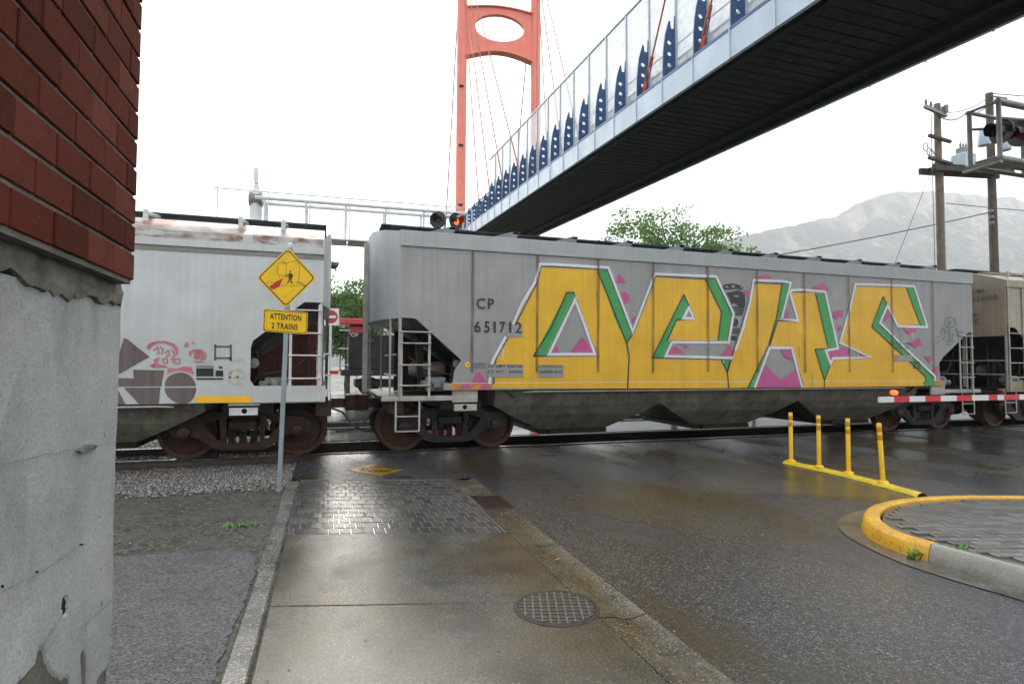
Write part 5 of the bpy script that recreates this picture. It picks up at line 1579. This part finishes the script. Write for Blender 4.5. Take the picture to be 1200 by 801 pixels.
# ================================================================ SIGNS AND GROUND FIXTURES
sg = empty('warning_sign', (-.573, 7.9, -.02), label='yellow diamond crossing sign above an ATTENTION 2 TRAINS plate on a steel post', cat='sign')
m = MB().tube([(0, 0, 0), (.073, 0, 3.16)], .030, 12)
m.build('post', 'sign_post', sg, smooth=True)
MB().lathe([(.034, 0), (.036, .05), (.02, .07), (0, .072)], (.073, 0, 3.13), 'z', 12).build('post_cap', 'galvanised', sg, smooth=True)
DC = (.044, 2.735)
def dpl(u, v, d=0):
    a = R(-2.0)
    return (DC[0] + u * math.cos(a) - v * math.sin(a) * .5, -.040 - d, DC[1] + v + u * .045)
def rdia(h, w, r=.045):
    pts = []
    for cx, cy, ang in ((0, h, 90), (-w, 0, 180), (0, -h, 270), (w, 0, 0)):
        k = 1 - r * 1.4 / math.hypot(cx, cy)
        for q in (-45, -15, 15, 45):
            pts.append((cx * k + r * math.cos(R(ang + q)), cy * k + r * math.sin(R(ang + q))))
    return pts
m = MB().prism([rdia(.392, .364)], lambda u, v, d: dpl(u, v, d), 0, .004)
dp = m.build('diamond_plate', 'sign_yellow', sg)
m = MB().flat([rdia(.368, .341, .04), rdia(.350, .324, .035)], lambda u, v: dpl(u, v, .006))
m.build('border', 'sign_black', dp)
zs = lambda pts: [((x - 312) * .001545, (318 - y) * .00172) for x, y in pts]
fn5, fn7 = (lambda u, v: dpl(u, v, .006)), (lambda u, v: dpl(u, v, .008))
m = MB()
for s_ in ([(238, 300), (235, 240), (245, 210), (265, 200), (290, 200), (303, 215), (305, 310)], [(252, 298), (300, 298)], [(252, 298), (256, 318)], [(300, 298), (296, 318)], [(303, 215), (330, 196), (370, 192), (398, 205), (410, 240), (408, 320), (395, 345)], [(270, 203), (280, 212), (300, 205)],
           [(155, 360), (190, 350), (215, 358), (240, 345)], [(340, 378), (400, 375), (470, 380)], [(380, 352), (420, 360), (475, 376)], [(270, 375), (300, 372), (315, 378)], [(395, 345), (440, 362), (460, 392)]):
    m.stroke(zs(s_), .0045, fn5)
m.build('train_drawing', 'sign_black', dp)
m = MB().flat([zs([(287, 318), (272, 345), (257, 388), (238, 392), (228, 400), (200, 405), (178, 380), (205, 368), (215, 360), (250, 338)])], fn5)
m.build('red_shape', 'sign_red', dp)
m = MB().flat([zs(circle(337, 272, 7, 12))], fn7)
m.flat([zs([(326, 285), (348, 285), (352, 300), (350, 325), (328, 325), (325, 305)])], fn7)
for s_, w in (([(333, 322), (330, 342), (316, 360)], .014), ([(345, 322), (346, 345), (356, 362)], .014), ([(326, 292), (312, 304), (308, 314)], .010), ([(350, 290), (358, 306), (348, 318)], .010)):
    m.stroke(zs(s_), w, fn7)
m.build('walking_figure', 'sign_black', dp)
def tpl(u, v, d=0):
    return (.039 + u + v * .02, -.040 - d, 2.168 + v - u * .055)
def rrect(w, h, r=.022):
    pts = []
    for cx, cy, ang in ((w - r, h - r, 45), (-w + r, h - r, 135), (-w + r, -h + r, 225), (w - r, -h + r, 315)):
        for q in (-45, -15, 15, 45):
            pts.append((cx + r * math.cos(R(ang + q)), cy + r * math.sin(R(ang + q))))
    return pts
m = MB().prism([rrect(.266, .143)], lambda u, v, d: tpl(u, v, d), 0, .004)
tp = m.build('text_plate', 'sign_yellow', sg)
MB().flat([rrect(.256, .133), rrect(.248, .125)], lambda u, v: tpl(u, v, .006)).build('border', 'sign_black', tp)
letters(MB(), 'ATTENTION', -.187, .187, .020, .100, lambda u, v: tpl(u, v, .006), .028, 1.12).build('lettering', 'sign_black', tp)
letters(MB(), '2 TRAINS', -.163, .148, -.100, -.022, lambda u, v: tpl(u, v, .006), .028, 1.12).build('lettering', 'sign_black', tp)
m = MB()
for u, v in ((0, .335), (0, -.335)):
    m.flat([circle(u, v, .008, 8)], fn7)
m.build('bolt', 'sign_back', dp)

mh = empty('manhole_cover', (1.465, 3.575, 0), label='round cast iron manhole cover with a grid pattern in the sidewalk', cat='manhole cover')
MB().lathe([(.285, .0015), (.283, .0045), (.262, .0045), (.261, .0015)], (0, 0, 0), 'z', 48).build('frame', 'iron_cover', mh)
MB().lathe([(.258, .0), (.258, .003), (0, .003)], (0, 0, 0), 'z', 48).build('lid', 'iron_cover', mh)
m = MB()
for i in range(-5, 5):
    for j in range(-5, 5):
        u, v = (i + .5) * .052, (j + .5) * .052
        if math.hypot(u, v) < .232:
            a, b = u * ca - v * sa, u * sa + v * ca
            q = [(a + du * ca - dv * sa, b + du * sa + dv * ca) for du, dv in ((-.021, -.021), (.021, -.021), (.021, .021), (-.021, .021))]
            pass
for k in range(-4, 5):
    o_ = k * .052
    h_ = math.sqrt(.25 ** 2 - o_ ** 2)
    for d_ in (0, 1):
        e_ = [(o_, -h_), (o_, h_)] if d_ else [(-h_, o_), (h_, o_)]
        e_ = [(u * ca - v * sa, u * sa + v * ca) for u, v in e_]
        MB().bar((e_[0][0], e_[0][1], .0035 + .0006 * d_), (e_[1][0], e_[1][1], .0035 + .0006 * d_), .011, .007).build('raised_rib', 'rib_glint', mh)
dg = empty('drain_grate', (1.855, 6.55, -.02), label='rusty rectangular storm drain grate in the gutter by the pavers', cat='drain')
m = MB()
for a in ((-.20, .20, -.32, -.295), (-.20, .20, .295, .32), (-.20, -.175, -.295, .295), (.175, .20, -.295, .295)):
    m.box(*a, 0, .012)
m.build('frame', 'iron_rust', dg)
for k in range(11):
    MB().box(-.173, .173, -.275 + k * .053, -.250 + k * .053, -.02, .008).build('bar', 'iron_rust', dg)
MB().box(-.2, .2, -.33, .33, -.08, -.045).build('pit', 'grimy_dark', dg)
MB().box(-.185, .23, -.365, -.32, -.02, .004).build('surround', 'gutter', dg)

dm = empty('ground_marking', (.70, 9.08, ROADZ + .004), label='yellow diamond warning panel set flat in the asphalt before the rails', cat='road marking')
f_ = lambda u, v: (u, v, 0)
MB().flat([[(-.42, .14), (-.02, .50), (.44, -.12), (.04, -.50)]], f_).build('panel', 'marking_yellow', dm)
m = MB()
f2 = lambda u, v: (u, v, .003)
m.stroke([(-.22, .13), (-.10, .24), (.04, .26), (.20, .14), (.32, -.04)], .05, f2)
for k in range(6):
    u = -.20 + k * .075
    m.stroke([(u, .02 - .03 * k), (u + .03, .09 - .03 * k), (u + .05, -.01 - .03 * k), (u + .075, .05 - .03 * k)], .022, f2)
for k in range(4):
    u = -.10 + k * .08
    m.stroke([(u, -.12 - .03 * k), (u + .05, -.08 - .03 * k), (u + .03, -.16 - .03 * k)], .022, f2)
m.build('worn_mark', 'marking_dark', dm)

# weeds and fallen leaves
def weed(name, x, y, z, label, n, spread, h, seed, mat='weed'):
    r_ = random.Random(seed)
    w = empty(name, (x, y, z), label=label, cat='weed')
    for k in range(n):
        a = r_.random() * 6.28
        L_ = h * (.5 + r_.random())
        bx, by = spread * r_.uniform(-1, 1), spread * .35 * r_.uniform(-1, 1)
        dx, dy = math.cos(a) * L_ * .7, math.sin(a) * L_ * .7
        px, py = -math.sin(a) * .006, math.cos(a) * .006
        m = MB().add([(bx - px, by - py, 0), (bx + px, by + py, 0), (bx + dx * .5 + px * 1.3, by + dy * .5 + py * 1.3, L_ * .45), (bx + dx, by + dy, L_ * .5), (bx + dx * .5 - px * 1.3, by + dy * .5 - py * 1.3, L_ * .45)], [(0, 1, 2, 4), (4, 2, 3)])
        m.build('blade', mat, w)
weed('weed', -.82, 6.35, -.018, 'small bright green weed growing flat in the wet dirt', 70, .16, .038, 4)
weed('weed', 4.80, 3.60, -.01, 'grass tuft growing at the foot of the yellow kerb', 40, .12, .11, 5)
weed('weed', 4.98, 3.40, .11, 'strip of grass growing between kerb and island pavers', 36, .10, .04, 6)
weed('weed', 4.95, 3.95, .11, 'tiny grass sprout inside the yellow kerb curve', 10, .04, .03, 8)
def leaf_litter(name, x, y, z, s, a, label):
    m = MB().add([(0, 0, .002), (s, s * .25, .008), (s * 1.7, 0, .003), (s * .9, -s * .35, .006)], [(0, 1, 3), (1, 2, 3)])
    o = m.build(name, 'dry_leaf')
    o.location, o.rotation_euler = (x, y, z), (0, 0, a)
    tag(o, label, 'leaf', 'fallen leaves')
leaf_litter('fallen_leaf', 1.80, 4.45, -.008, .05, .4, 'brown fallen leaf lying in the gutter nearer the camera')
leaf_litter('fallen_leaf', 1.88, 4.62, -.02, .04, 2.1, 'brown fallen leaf lying in the gutter, the farther of two')
leaf_litter('fallen_leaf', -.78, 5.05, -.006, .05, 1.2, 'brown fallen leaf lying on the lot pavement by the edging')

# ================================================================ CROSSING GATES AND SIGNAL GANTRIES
def signal_lamp(parent, c, face, lit=None, r=.30):
    """black disc with a hooded lens; face is the direction it looks"""
    f = Vector(face).normalized()
    q = f.to_track_quat('Z', 'Y').to_matrix()
    c = Vector(c)
    tr = lambda p: c + q @ Vector(p)
    def bl(prof, n=28):
        m = MB().lathe(prof, (0, 0, 0), 'z', n)
        m.v = [tuple(tr(p)) for p in m.v]
        return m
    lamp = bl([(0, -.02), (r, -.02), (r, .01), (.13, .02), (0, .02)]).build('signal_disc', 'signal_black', parent, smooth=True)
    bl([(0, -.20), (.10, -.19), (.15, -.10), (.155, -.02)]).build('lamp_housing', 'signal_black', lamp, smooth=True)
    bl([(.125, .025), (.10, .05), (0, .065)]).build('lens', lit or 'lens_dark', lamp, smooth=True)
    m = MB()
    n = 16
    vs = []
    for k in range(n + 1):
        a = math.pi * (-.12 + 1.24 * k / n)
        for rr, h in ((.155, .02), (.150, .34 - .10 * abs(k - n / 2) / (n / 2))):
            vs.append(tuple(tr((rr * math.cos(a), rr * math.sin(a), h))))
    m.add(vs, [(2 * i, 2 * i + 1, 2 * i + 3, 2 * i + 2) for i in range(n)])
    m.build('visor', 'signal_black', lamp, smooth=True)
    return lamp

# far gantry, over the street on the other side of the tracks
fg = empty('signal_gantry', (-2.33, 20, 0), label='pale grey cantilever signal gantry reaching over the far side of the tracks', cat='signal gantry', group='crossing signal gantries')
MB().tube([(0, 0, -.3), (0, 0, 7.15)], .19, 18).build('mast', 'galvanised', fg, smooth=True)
MB().lathe([(0, .38), (.05, .38), (.07, .30), (.04, .26), (.09, .20), (.09, .05), (.19, .0), (.19, -.05)], (0, 0, 7.18), 'z', 14).build('mast_cap', 'galvanised', fg, smooth=True)
m = MB().box(-.08, .05, -.06, .06, 7.55, 7.98); m.build('bell', 'galvanised', fg, bevel=.02)
xs = [-1.15, .30, 1.55, 2.8, 4.1, 5.4, 6.95]
for yy in (-.32, .32):
    MB().tube([(0, yy, 6.92), (6.95, yy, 6.98)], .06, 10).build('top_chord', 'galvanised', fg, smooth=True)
    MB().tube([(0, yy, 5.72), (6.95, yy, 5.80)], .045, 10).build('bottom_chord', 'galvanised', fg, smooth=True)
    for x in xs[1:]:
        MB().tube([(x, yy, 5.75), (x, yy, 6.95)], .038, 8).build('upright', 'galvanised', fg, smooth=True)
    for a, b in zip(xs[1:], xs[2:]):
        MB().tube([(a, yy, 6.95), (b, yy, 5.75)], .012, 6).build('brace', 'galvanised', fg)
for x in xs:
    MB().bar((x + .12, -.55, 5.75), (x + .12, -.55, 7.05), .035).build('rail_post', 'galvanised', fg)
MB().bar((-1.15, -.55, 7.05), (7.05, -.55, 7.12), .035).build('hand_rail', 'galvanised', fg)
MB().bar((-1.15, -.55, 6.0), (-.2, -.55, 6.0), .035).build('hand_rail', 'galvanised', fg)
m = MB()
for k in range(12):
    m.box(-1.2 + k * .68, -1.2 + k * .68 + .64, -.55, .45, 5.70, 5.735)
m.build('catwalk', 'galvanised', fg)
MB().box(-1.2, 0, -.1, .1, 5.6, 5.7).build('catwalk_arm', 'galvanised', fg)
MB().lathe([(.24, -.2), (.24, .2)], (.0, 0, 6.93), 'x', 14).build('arm_clamp', 'galvanised_dull', fg)
m = MB().bar((5.85, -.5, 6.80), (6.75, -.5, 6.80), .07); m.bar((6.1, -.5, 6.2), (6.1, -.5, 6.95), .05); m.build('lamp_bracket', 'galvanised', fg)
signal_lamp(fg, (5.86, -.52, 6.63), (-.55, -1, -.05))
signal_lamp(fg, (6.50, -.52, 6.63), (.55, -1, -.05), 'lens_lit')

# near gantry at the right edge
ng = empty('signal_gantry', (17.8, 8.0, 0), label='dark grey cantilever signal gantry arm with black lamps at the right edge', cat='signal gantry', group='crossing signal gantries')
L = lambda x, y, z: (x - 17.8, y - 8.0, z)
MB().tube([L(17.8, 8, -.3), L(17.8, 8, 7.2)], .2, 18).build('mast', 'galvanised_dull', ng, smooth=True)
for y in (7.70, 8.25):
    MB().tube([L(12.62, y, 6.91), L(17.8, y, 6.91)], .065 if y < 8 else .04, 12).build('top_chord', 'galvanised_dull', ng, smooth=True)
    MB().tube([L(12.62, y, 5.75), L(17.8, y, 5.75)], .07 if y < 8 else .045, 12).build('bottom_chord', 'galvanised_dull', ng, smooth=True)
    for x in (12.66, 14.3, 16.0):
        MB().tube([L(x, y, 5.75), L(x, y, 6.91)], .045, 10).build('upright', 'galvanised_dull', ng, smooth=True)
for z, r_ in ((6.91, .03), (5.75, .035)):
    MB().tube([L(12.64, 7.66, z), L(12.64, 8.30, z)], r_, 8).build('end_bar', 'galvanised_dull', ng, smooth=True)
MB().bar(L(12.56, 7.62, 5.66), L(12.56, 8.32, 5.66), .10, .05).build('end_angle', 'galvanised_dull', ng)
MB().tube([L(12.65, 8.25, 6.55), L(13.6, 7.74, 6.55)], .03, 8).build('lamp_arm', 'galvanised_dull', ng, smooth=True)
for k in range(14):
    MB().box(12.66 + k * .37 - 17.8, 12.66 + k * .37 + .34 - 17.8, 7.78 - 8, 8.18 - 8, 5.815, 5.84).build('catwalk_plank', 'galvanised_dull', ng)
MB().tube([L(12.75, 7.78, 6.62), L(13.9, 7.72, 6.68)], .035, 8).build('lamp_arm', 'galvanised_dull', ng, smooth=True)
signal_lamp(ng, L(12.98, 7.86, 6.40), (-1, .10, -.06), r=.24)
signal_lamp(ng, L(13.46, 7.80, 6.40), (-1, .05, -.06), r=.26)

# near gate arm
ga = empty('gate_arm', (17.0, 7.65, 0), label='lowered crossing gate arm with red and white stripes and red lamps', cat='barrier', group='crossing gates')
MB().box(-.35, .35, -.3, .3, -.05, 1.35).build('mechanism_box', 'galvanised', ga, bevel=.03)
edges = [(9.27, 9.60, 0), (9.60, 9.97, 1), (9.97, 10.36, 0), (10.36, 10.75, 1), (10.75, 11.16, 0), (11.16, 11.57, 1), (11.57, 12.02, 0), (12.02, 12.26, 1), (12.26, 12.44, 0), (12.44, 12.88, 1), (12.88, 13.35, 0), (13.35, 13.8, 1), (13.8, 14.3, 0), (14.3, 14.8, 1), (14.8, 16.7, 0)]
for a, b, c in edges:
    MB().box(a - 17, b - 17, -.022, .022, .975, 1.075).build('stripe', 'gate_red' if c else 'gate_white', ga)
for x, lit in ((9.63, 'lens_lit'), (12.40, 'lens_dark')):
    m = MB().box(x - 17 - .045, x - 17 + .045, -.02, .02, 1.077, 1.10); hb = m.build('lamp_base', 'signal_black', ga)
    MB().lathe([(0, -.05), (.042, -.045), (.050, 0), (.042, .045), (0, .05)], (x - 17, 0, 1.145), 'y', 16).build('lamp', lit, ga, smooth=True)
# far gate arm and mast lamp seen between the wagons
fa = empty('gate_arm', (-3.2, 20.9, 0), label='far crossing gate arm tip seen through the gap between the wagons', cat='barrier', group='crossing gates')
MB().box(-.3, .3, -.3, .3, -.05, 1.5).build('mechanism_box', 'galvanised', fa, bevel=.03)
for k in range(8):
    MB().box(.3 + k * .42, .3 + k * .42 + .42 if k < 7 else 3.54, -.02, .02, 1.27, 1.39).build('stripe', 'gate_red' if k % 2 else 'gate_white', fa)
cs = empty('crossing_signal', (-.06, 18.9, 0), label='black crossing signal mast just right of the white wagon', cat='signal')
MB().tube([(0, 0, -.05), (0, 0, 4.95)], .05, 10).build('mast', 'signal_black', cs, smooth=True)
signal_lamp(cs, (.02, 0, 4.72), (1, .15, -.05), r=.22)

ne = empty('no_entry_sign', (.06, 25, 0), label='square no entry sign with red disc beside the white wagon', cat='sign')
MB().box(-.05, .05, 0, .05, -.05, 3.9).build('post', 'galvanised', ne)
MB().box(-.33, .33, -.012, 0, 3.24, 3.95).build('plate', 'sign_white', ne)
MB().flat([circle(0, 3.6, .28, 28)], lambda u, v: (u, -.016, v)).build('disc', 'sign_red', ne)
MB().flat([[(-.20, 3.55), (.20, 3.55), (.20, 3.65), (-.20, 3.65)]], lambda u, v: (u, -.019, v)).build('bar', 'sign_white', ne)

# ================================================================ LOCOMOTIVE (far, seen in the gap)
lo = empty('locomotive', (.6, 31.0, 0), label='red and black locomotive standing beyond the tracks, seen between two wagons', cat='locomotive')
MB().box(0, 5.6, -1.5, 1.5, 1.05, 1.35).build('frame', 'loco_dark', lo, bevel=.02)
MB().box(.35, 3.25, -1.0, 1.0, 1.35, 3.15).build('nose', 'loco_dark', lo, bevel=.06)
MB().box(.42, 1.3, -1.05, 1.05, 3.2, 3.56).build('nose_band', 'loco_red', lo, bevel=.03)
MB().box(-.10, 1.5, -1.45, 1.45, 3.60, 3.92).build('nose_roof', 'loco_red', lo, bevel=.05)
cab = MB().box(3.3, 4.9, -1.5, 1.5, 1.35, 4.3).build('cab', 'loco_red', lo, bevel=.05)
for a in (3.4, 4.15):
    MB().box(a, a + .7, -1.515, -1.49, 3.2, 3.9).build('window', 'loco_glass', cab)
MB().box(4.95, 5.5, -.95, .95, 1.35, 3.2).build('rear_hood', 'loco_red', lo, bevel=.05)
for x in (0.0, .25):
    MB().tube([(x - .05, -1.45, 1.3), (x - .05, -1.45, 3.55)], .03, 6).build('grab_post', 'loco_dark', lo)
for z in (1.6, 2.4, 3.3):
    MB().tube([(-.12, -1.5, z), (.35, -1.5, z)], .025, 6).build('grab_iron', 'gate_white', lo)
MB().tube([(2.0, -1.05, 1.35), (2.0, -1.05, 3.5)], .03, 6).build('grab_post', 'gate_white', lo)
letters(MB(), 'CP', .45, .82, 3.02, 3.20, lambda u, v: (u, -1.065, v), .015).build('lettering', 'galvanised', lo)
for x in (2.8,):
    for k in (-1.4, 1.4):
        for sy in (-1, 1):
            MB().lathe([(.05, -.05), (.5, -.05), (.5, .06), (.05, .08)], (x + k, sy * .755, .5), 'y', 24, sgn=-sy).build('wheel', 'wheel_steel', lo, smooth=True)
    MB().box(x - 2.1, x + 2.1, -1.1, 1.1, .45, .85).build('truck_frame', 'loco_dark', lo, bevel=.05)
trk3 = struct(empty('railway_track', (0, 0, 0)))
trk3['label'] = 'yard track under the red locomotive'
for sgn in (-1, 1):
    rail(trk3, 31 + sgn * .7535, -40, 60, 1)

# ================================================================ UTILITY POLES
def upole(name, x, y, h, r, mat, label):
    p = empty(name, (x, y, 0), label=label, cat='utility pole', group='wooden utility poles')
    MB().tube([(0, 0, -.3), (0, 0, h * .5), (0, 0, h)], r * 1.12, 14, r2=r * .88).build('pole', mat, p, smooth=True)
    return p
p1 = upole('utility_pole', 28.45, 20, 14.6, .17, 'pole_wood', 'left utility pole of the pair carrying a transformer platform, with two short crossarms')
MB().tube([(.33, .05, -.3), (.33, .05, 11.2)], .05, 8).build('conduit', 'galvanised_dull', p1, smooth=True)
MB().tube([(-.42, 0, 5), (-.42, 0, 14.0)], .022, 6).build('riser', 'insulator', p1)
for z, w in ((12.75, 1.0), (11.65, 1.05)):
    MB().bar((-w * .9, -.22, z + .08), (w * .55, -.22, z - .06), .13, .13).build('crossarm', 'timber_dark', p1)
a = MB().bar((-1.15, -.22, 14.22), (.3, -.22, 13.95), .14, .14).build('crossarm', 'galvanised_dull', p1)
for x in (-1.05, -.72, -.4, .05):
    MB().lathe([(.03, 0), (.07, .05), (.04, .1), (.075, .16), (.04, .22), (.07, .28), (0, .34)], (x, -.22, 14.25 - .18 * (x + 1)), 'z', 10).build('insulator', 'insulator', a, smooth=True)
MB().lathe([(0, -.2), (.10, -.18), (.11, .16), (.07, .2), (0, .21)], (.18, -.3, 14.25), 'z', 12).build('surge_arrester', 'insulator', p1, smooth=True)
for k, (x, z) in enumerate(((-1.2, 12.2), (-.95, 12.0), (-.8, 11.9))):
    m = MB()
    m.tube([(x + .16 * math.cos(q * .5), -.25, z + .2 * math.sin(q * .5)) for q in range(13)], .025, 6)
    m.build('cut_out', 'insulator', p1)
p2 = upole('utility_pole', 32.2, 20, 15.7, .19, 'pole_wood_dark', 'right utility pole of the pair, taller and darker, with a round transformer can')
for z in (15.1, 15.45):
    MB().bar((-.1, -.2, z), (1.0, -.2, z + .05), .07).build('insulator_pin', 'insulator', p2)
for z in (8.9, 9.2, 9.5):
    MB().lathe([(0, -.08), (.1, -.05), (.1, .05), (0, .08)], (-.35, -.15, z), 'x', 10).build('insulator', 'insulator', p2, smooth=True)
MB().lathe([(0, -.42), (.25, -.40), (.27, -.34), (.27, .34), (.22, .42), (0, .44)], (-.95, -.3, 13.15), 'z', 18).build('transformer', 'transformer_blue', p2, smooth=True)
MB().lathe([(0, -.42), (.25, -.40), (.27, -.34), (.27, .34), (.22, .42), (0, .44)], (.32, -.45, 13.0), 'z', 18).build('transformer', 'transformer_blue', p2, smooth=True)
pf = empty('transformer_platform', (30.4, 20, 11.2), label='dark timber platform bolted between the two utility poles carrying pale blue transformers', cat='platform')
for y in (-.34, .34):
    MB().bar((-2.75, y, .05), (2.85, y, .42), .16, .30).build('beam', 'timber_dark', pf)
for k in range(13):
    z = .17 + .066 * (k * .4 - 2.3) + .1
    MB().box(-2.3 + k * .38, -2.3 + k * .38 + .3, -.42, .42, z + .06, z + .12).build('plank', 'timber_dark', pf)
tb = empty('transformer_box', (30.05, 19.9, 11.50), label='pale blue box transformer with bushings on the pole platform', cat='transformer')
MB().box(-.42, .42, -.35, .35, -.05, .72).build('tank', 'transformer_blue', tb, bevel=.05)
MB().box(-.25, .25, -.22, .22, .72, 1.05).build('lid', 'galvanised_dull', tb, bevel=.04)
for x in (-.2, 0, .2):
    MB().lathe([(.03, 0), (.06, .05), (.035, .1), (.055, .16), (.03, .2), (.015, .32)], (x, 0, 1.05), 'z', 10).build('bushing', 'insulator', tb, smooth=True)
def wire(pts, r, label, sag=0.0):
    P = []
    for (a, b) in zip(pts, pts[1:]):
        for k in range(10):
            t_ = k / 10
            P.append(tuple(a[d] + (b[d] - a[d]) * t_ - (sag * 4 * t_ * (1 - t_) if d == 2 else 0) for d in range(3)))
    P.append(pts[-1])
    tag(MB().tube(P, r, 5).build('overhead_wire', 'wire'), label, 'wire', 'overhead wires')
wire([(32.0, 19.85, 9.5), (19.0, 26.0, 6.9)], .028, 'service wire sloping down from the right utility pole towards the hoppers', .15)
wire([(28.3, 19.8, 13.9), (29.9, 19.7, 14.15), (32.2, 19.8, 15.3)], .03, 'short jumper wire linking the tops of both utility poles', .25)
wire([(28.3, 19.8, 14.1), (32.2, 19.8, 15.6)], .022, 'upper straight jumper wire between the utility pole tops', .35)
wire([(32.2, 19.8, 15.6), (60, 14, 16.5)], .025, 'overhead wire leaving the taller utility pole to the right', .4)
wire([(28.0, 19.8, 11.7), (25.2, 21, 4.0)], .014, 'thin guy wire dropping left from the left utility pole')
wire([(28.6, 19.8, 9.6), (60, 16, 10.6)], .02, 'low overhead wire running right behind the gantry', .5)

# ================================================================ TREES
def tree(name, loc, label, h, crown, nclump, leaves, ls, seed, trunk_r=.22, gap=.55):
    r_ = random.Random(seed)
    T = empty(name, loc, label=label, cat='tree')
    cz, rx, ry, rz = crown
    m = MB()
    m.tube([(0, 0, -.2), (.1, .05, cz * .4), (0, .1, cz * .8), (.1, 0, cz + rz * .3)], trunk_r, 10, r2=trunk_r * .35)
    tips = []
    for k in range(nclump):
        while True:
            p = Vector((r_.uniform(-1, 1), r_.uniform(-1, 1), r_.uniform(-1, 1)))
            if .35 < p.length < 1 and r_.random() < p.length ** 1.2:
                break
        lump = .74 + .40 * math.sin(p.x * 5 + seed) * math.cos(p.y * 4 + p.z * 6 + seed)
        tips.append(Vector((p.x * rx * lump, p.y * ry * lump, cz + p.z * rz * lump)))
    for tp_ in tips[::6]:
        st_ = Vector((0, 0, min(cz, max(1.8, tp_.z - tp_.xy.length * .7))))
        mid = (st_ + tp_) / 2 + Vector((r_.uniform(-.3, .3), r_.uniform(-.3, .3), .2))
        m.tube([st_, mid, tp_], trunk_r * .28, 5, r2=.02, cap=False)
    m.build('trunk', 'bark', T, smooth=True)
    c = MB()
    for tp_ in tips:
        cr = r_.uniform(.45, 1.0) * gap * (rx + rz) * .16 + ls
        for q in range(leaves):
            d = Vector((r_.gauss(0, 1), r_.gauss(0, 1), r_.gauss(0, .7)))
            p = tp_ + d * cr * .55
            u = Vector((r_.gauss(0, 1), r_.gauss(0, 1), r_.gauss(0, .6))).normalized()
            v = u.cross(Vector((r_.gauss(0, 1), r_.gauss(0, 1), r_.gauss(0, 1)))).normalized()
            s_ = ls * r_.uniform(.6, 1.3)
            c.add([p, p + u * s_ * .5 + v * s_ * .34, p + u * s_, p + u * s_ * .5 - v * s_ * .34], [(0, 1, 2, 3)])
    n = len(c.v)
    me = bpy.data.meshes.new('crown')
    me.from_pydata(c.v, [], c.f)
    me.materials.append(MAT['leaf'])
    o = bpy.data.objects.new('crown', me)
    COL.objects.link(o)
    o.parent = T
    return T
tree('broadleaf_tree', (23.9, 36, 0), 'wide green tree rising above the roof of the graffiti wagon', 14, (9.5, 7.0, 4.8, 4.0), 170, 80, .22, 11, .3, .34)
tree('broadleaf_tree', (32.2, 37.5, 0), 'small tree tip poking above the wagon roof right of the wide tree', 12, (8.6, 1.9, 1.8, 2.3), 40, 40, .26, 12, .18)
tree('broadleaf_tree', (1.4, 47, 0), 'green tree filling the gap between the white and grey wagons', 9, (4.9, 3.2, 3.2, 3.6), 230, 90, .24, 13, .25)
tree('broadleaf_tree', (-3.4, 52, 0), 'green tree mostly hidden behind the white wagon', 9, (4.6, 3.2, 3.0, 3.4), 120, 60, .32, 14, .25)

# ================================================================ HAZE (rain-wet air over the valley)
hz = MB().box(-1600, 2500, -1600, 1900, -6, 500).build('haze', 'sign_white')
hm = bpy.data.materials.new('haze_air')
hm.use_nodes = True
hm.node_tree.nodes.clear()
ho = hm.node_tree.nodes.new('ShaderNodeOutputMaterial')
hv = hm.node_tree.nodes.new('ShaderNodeVolumePrincipled')
hv.inputs['Color'].default_value = (0.93, 0.965, 1.0, 1)
hv.inputs['Density'].default_value = 0.00042
hv.inputs['Anisotropy'].default_value = 0.3
hm.node_tree.links.new(hv.outputs[0], ho.inputs['Volume'])
hz.data.materials.clear()
hz.data.materials.append(hm)
tag(hz, 'pale rain haze filling the valley air', 'haze', kind='stuff')
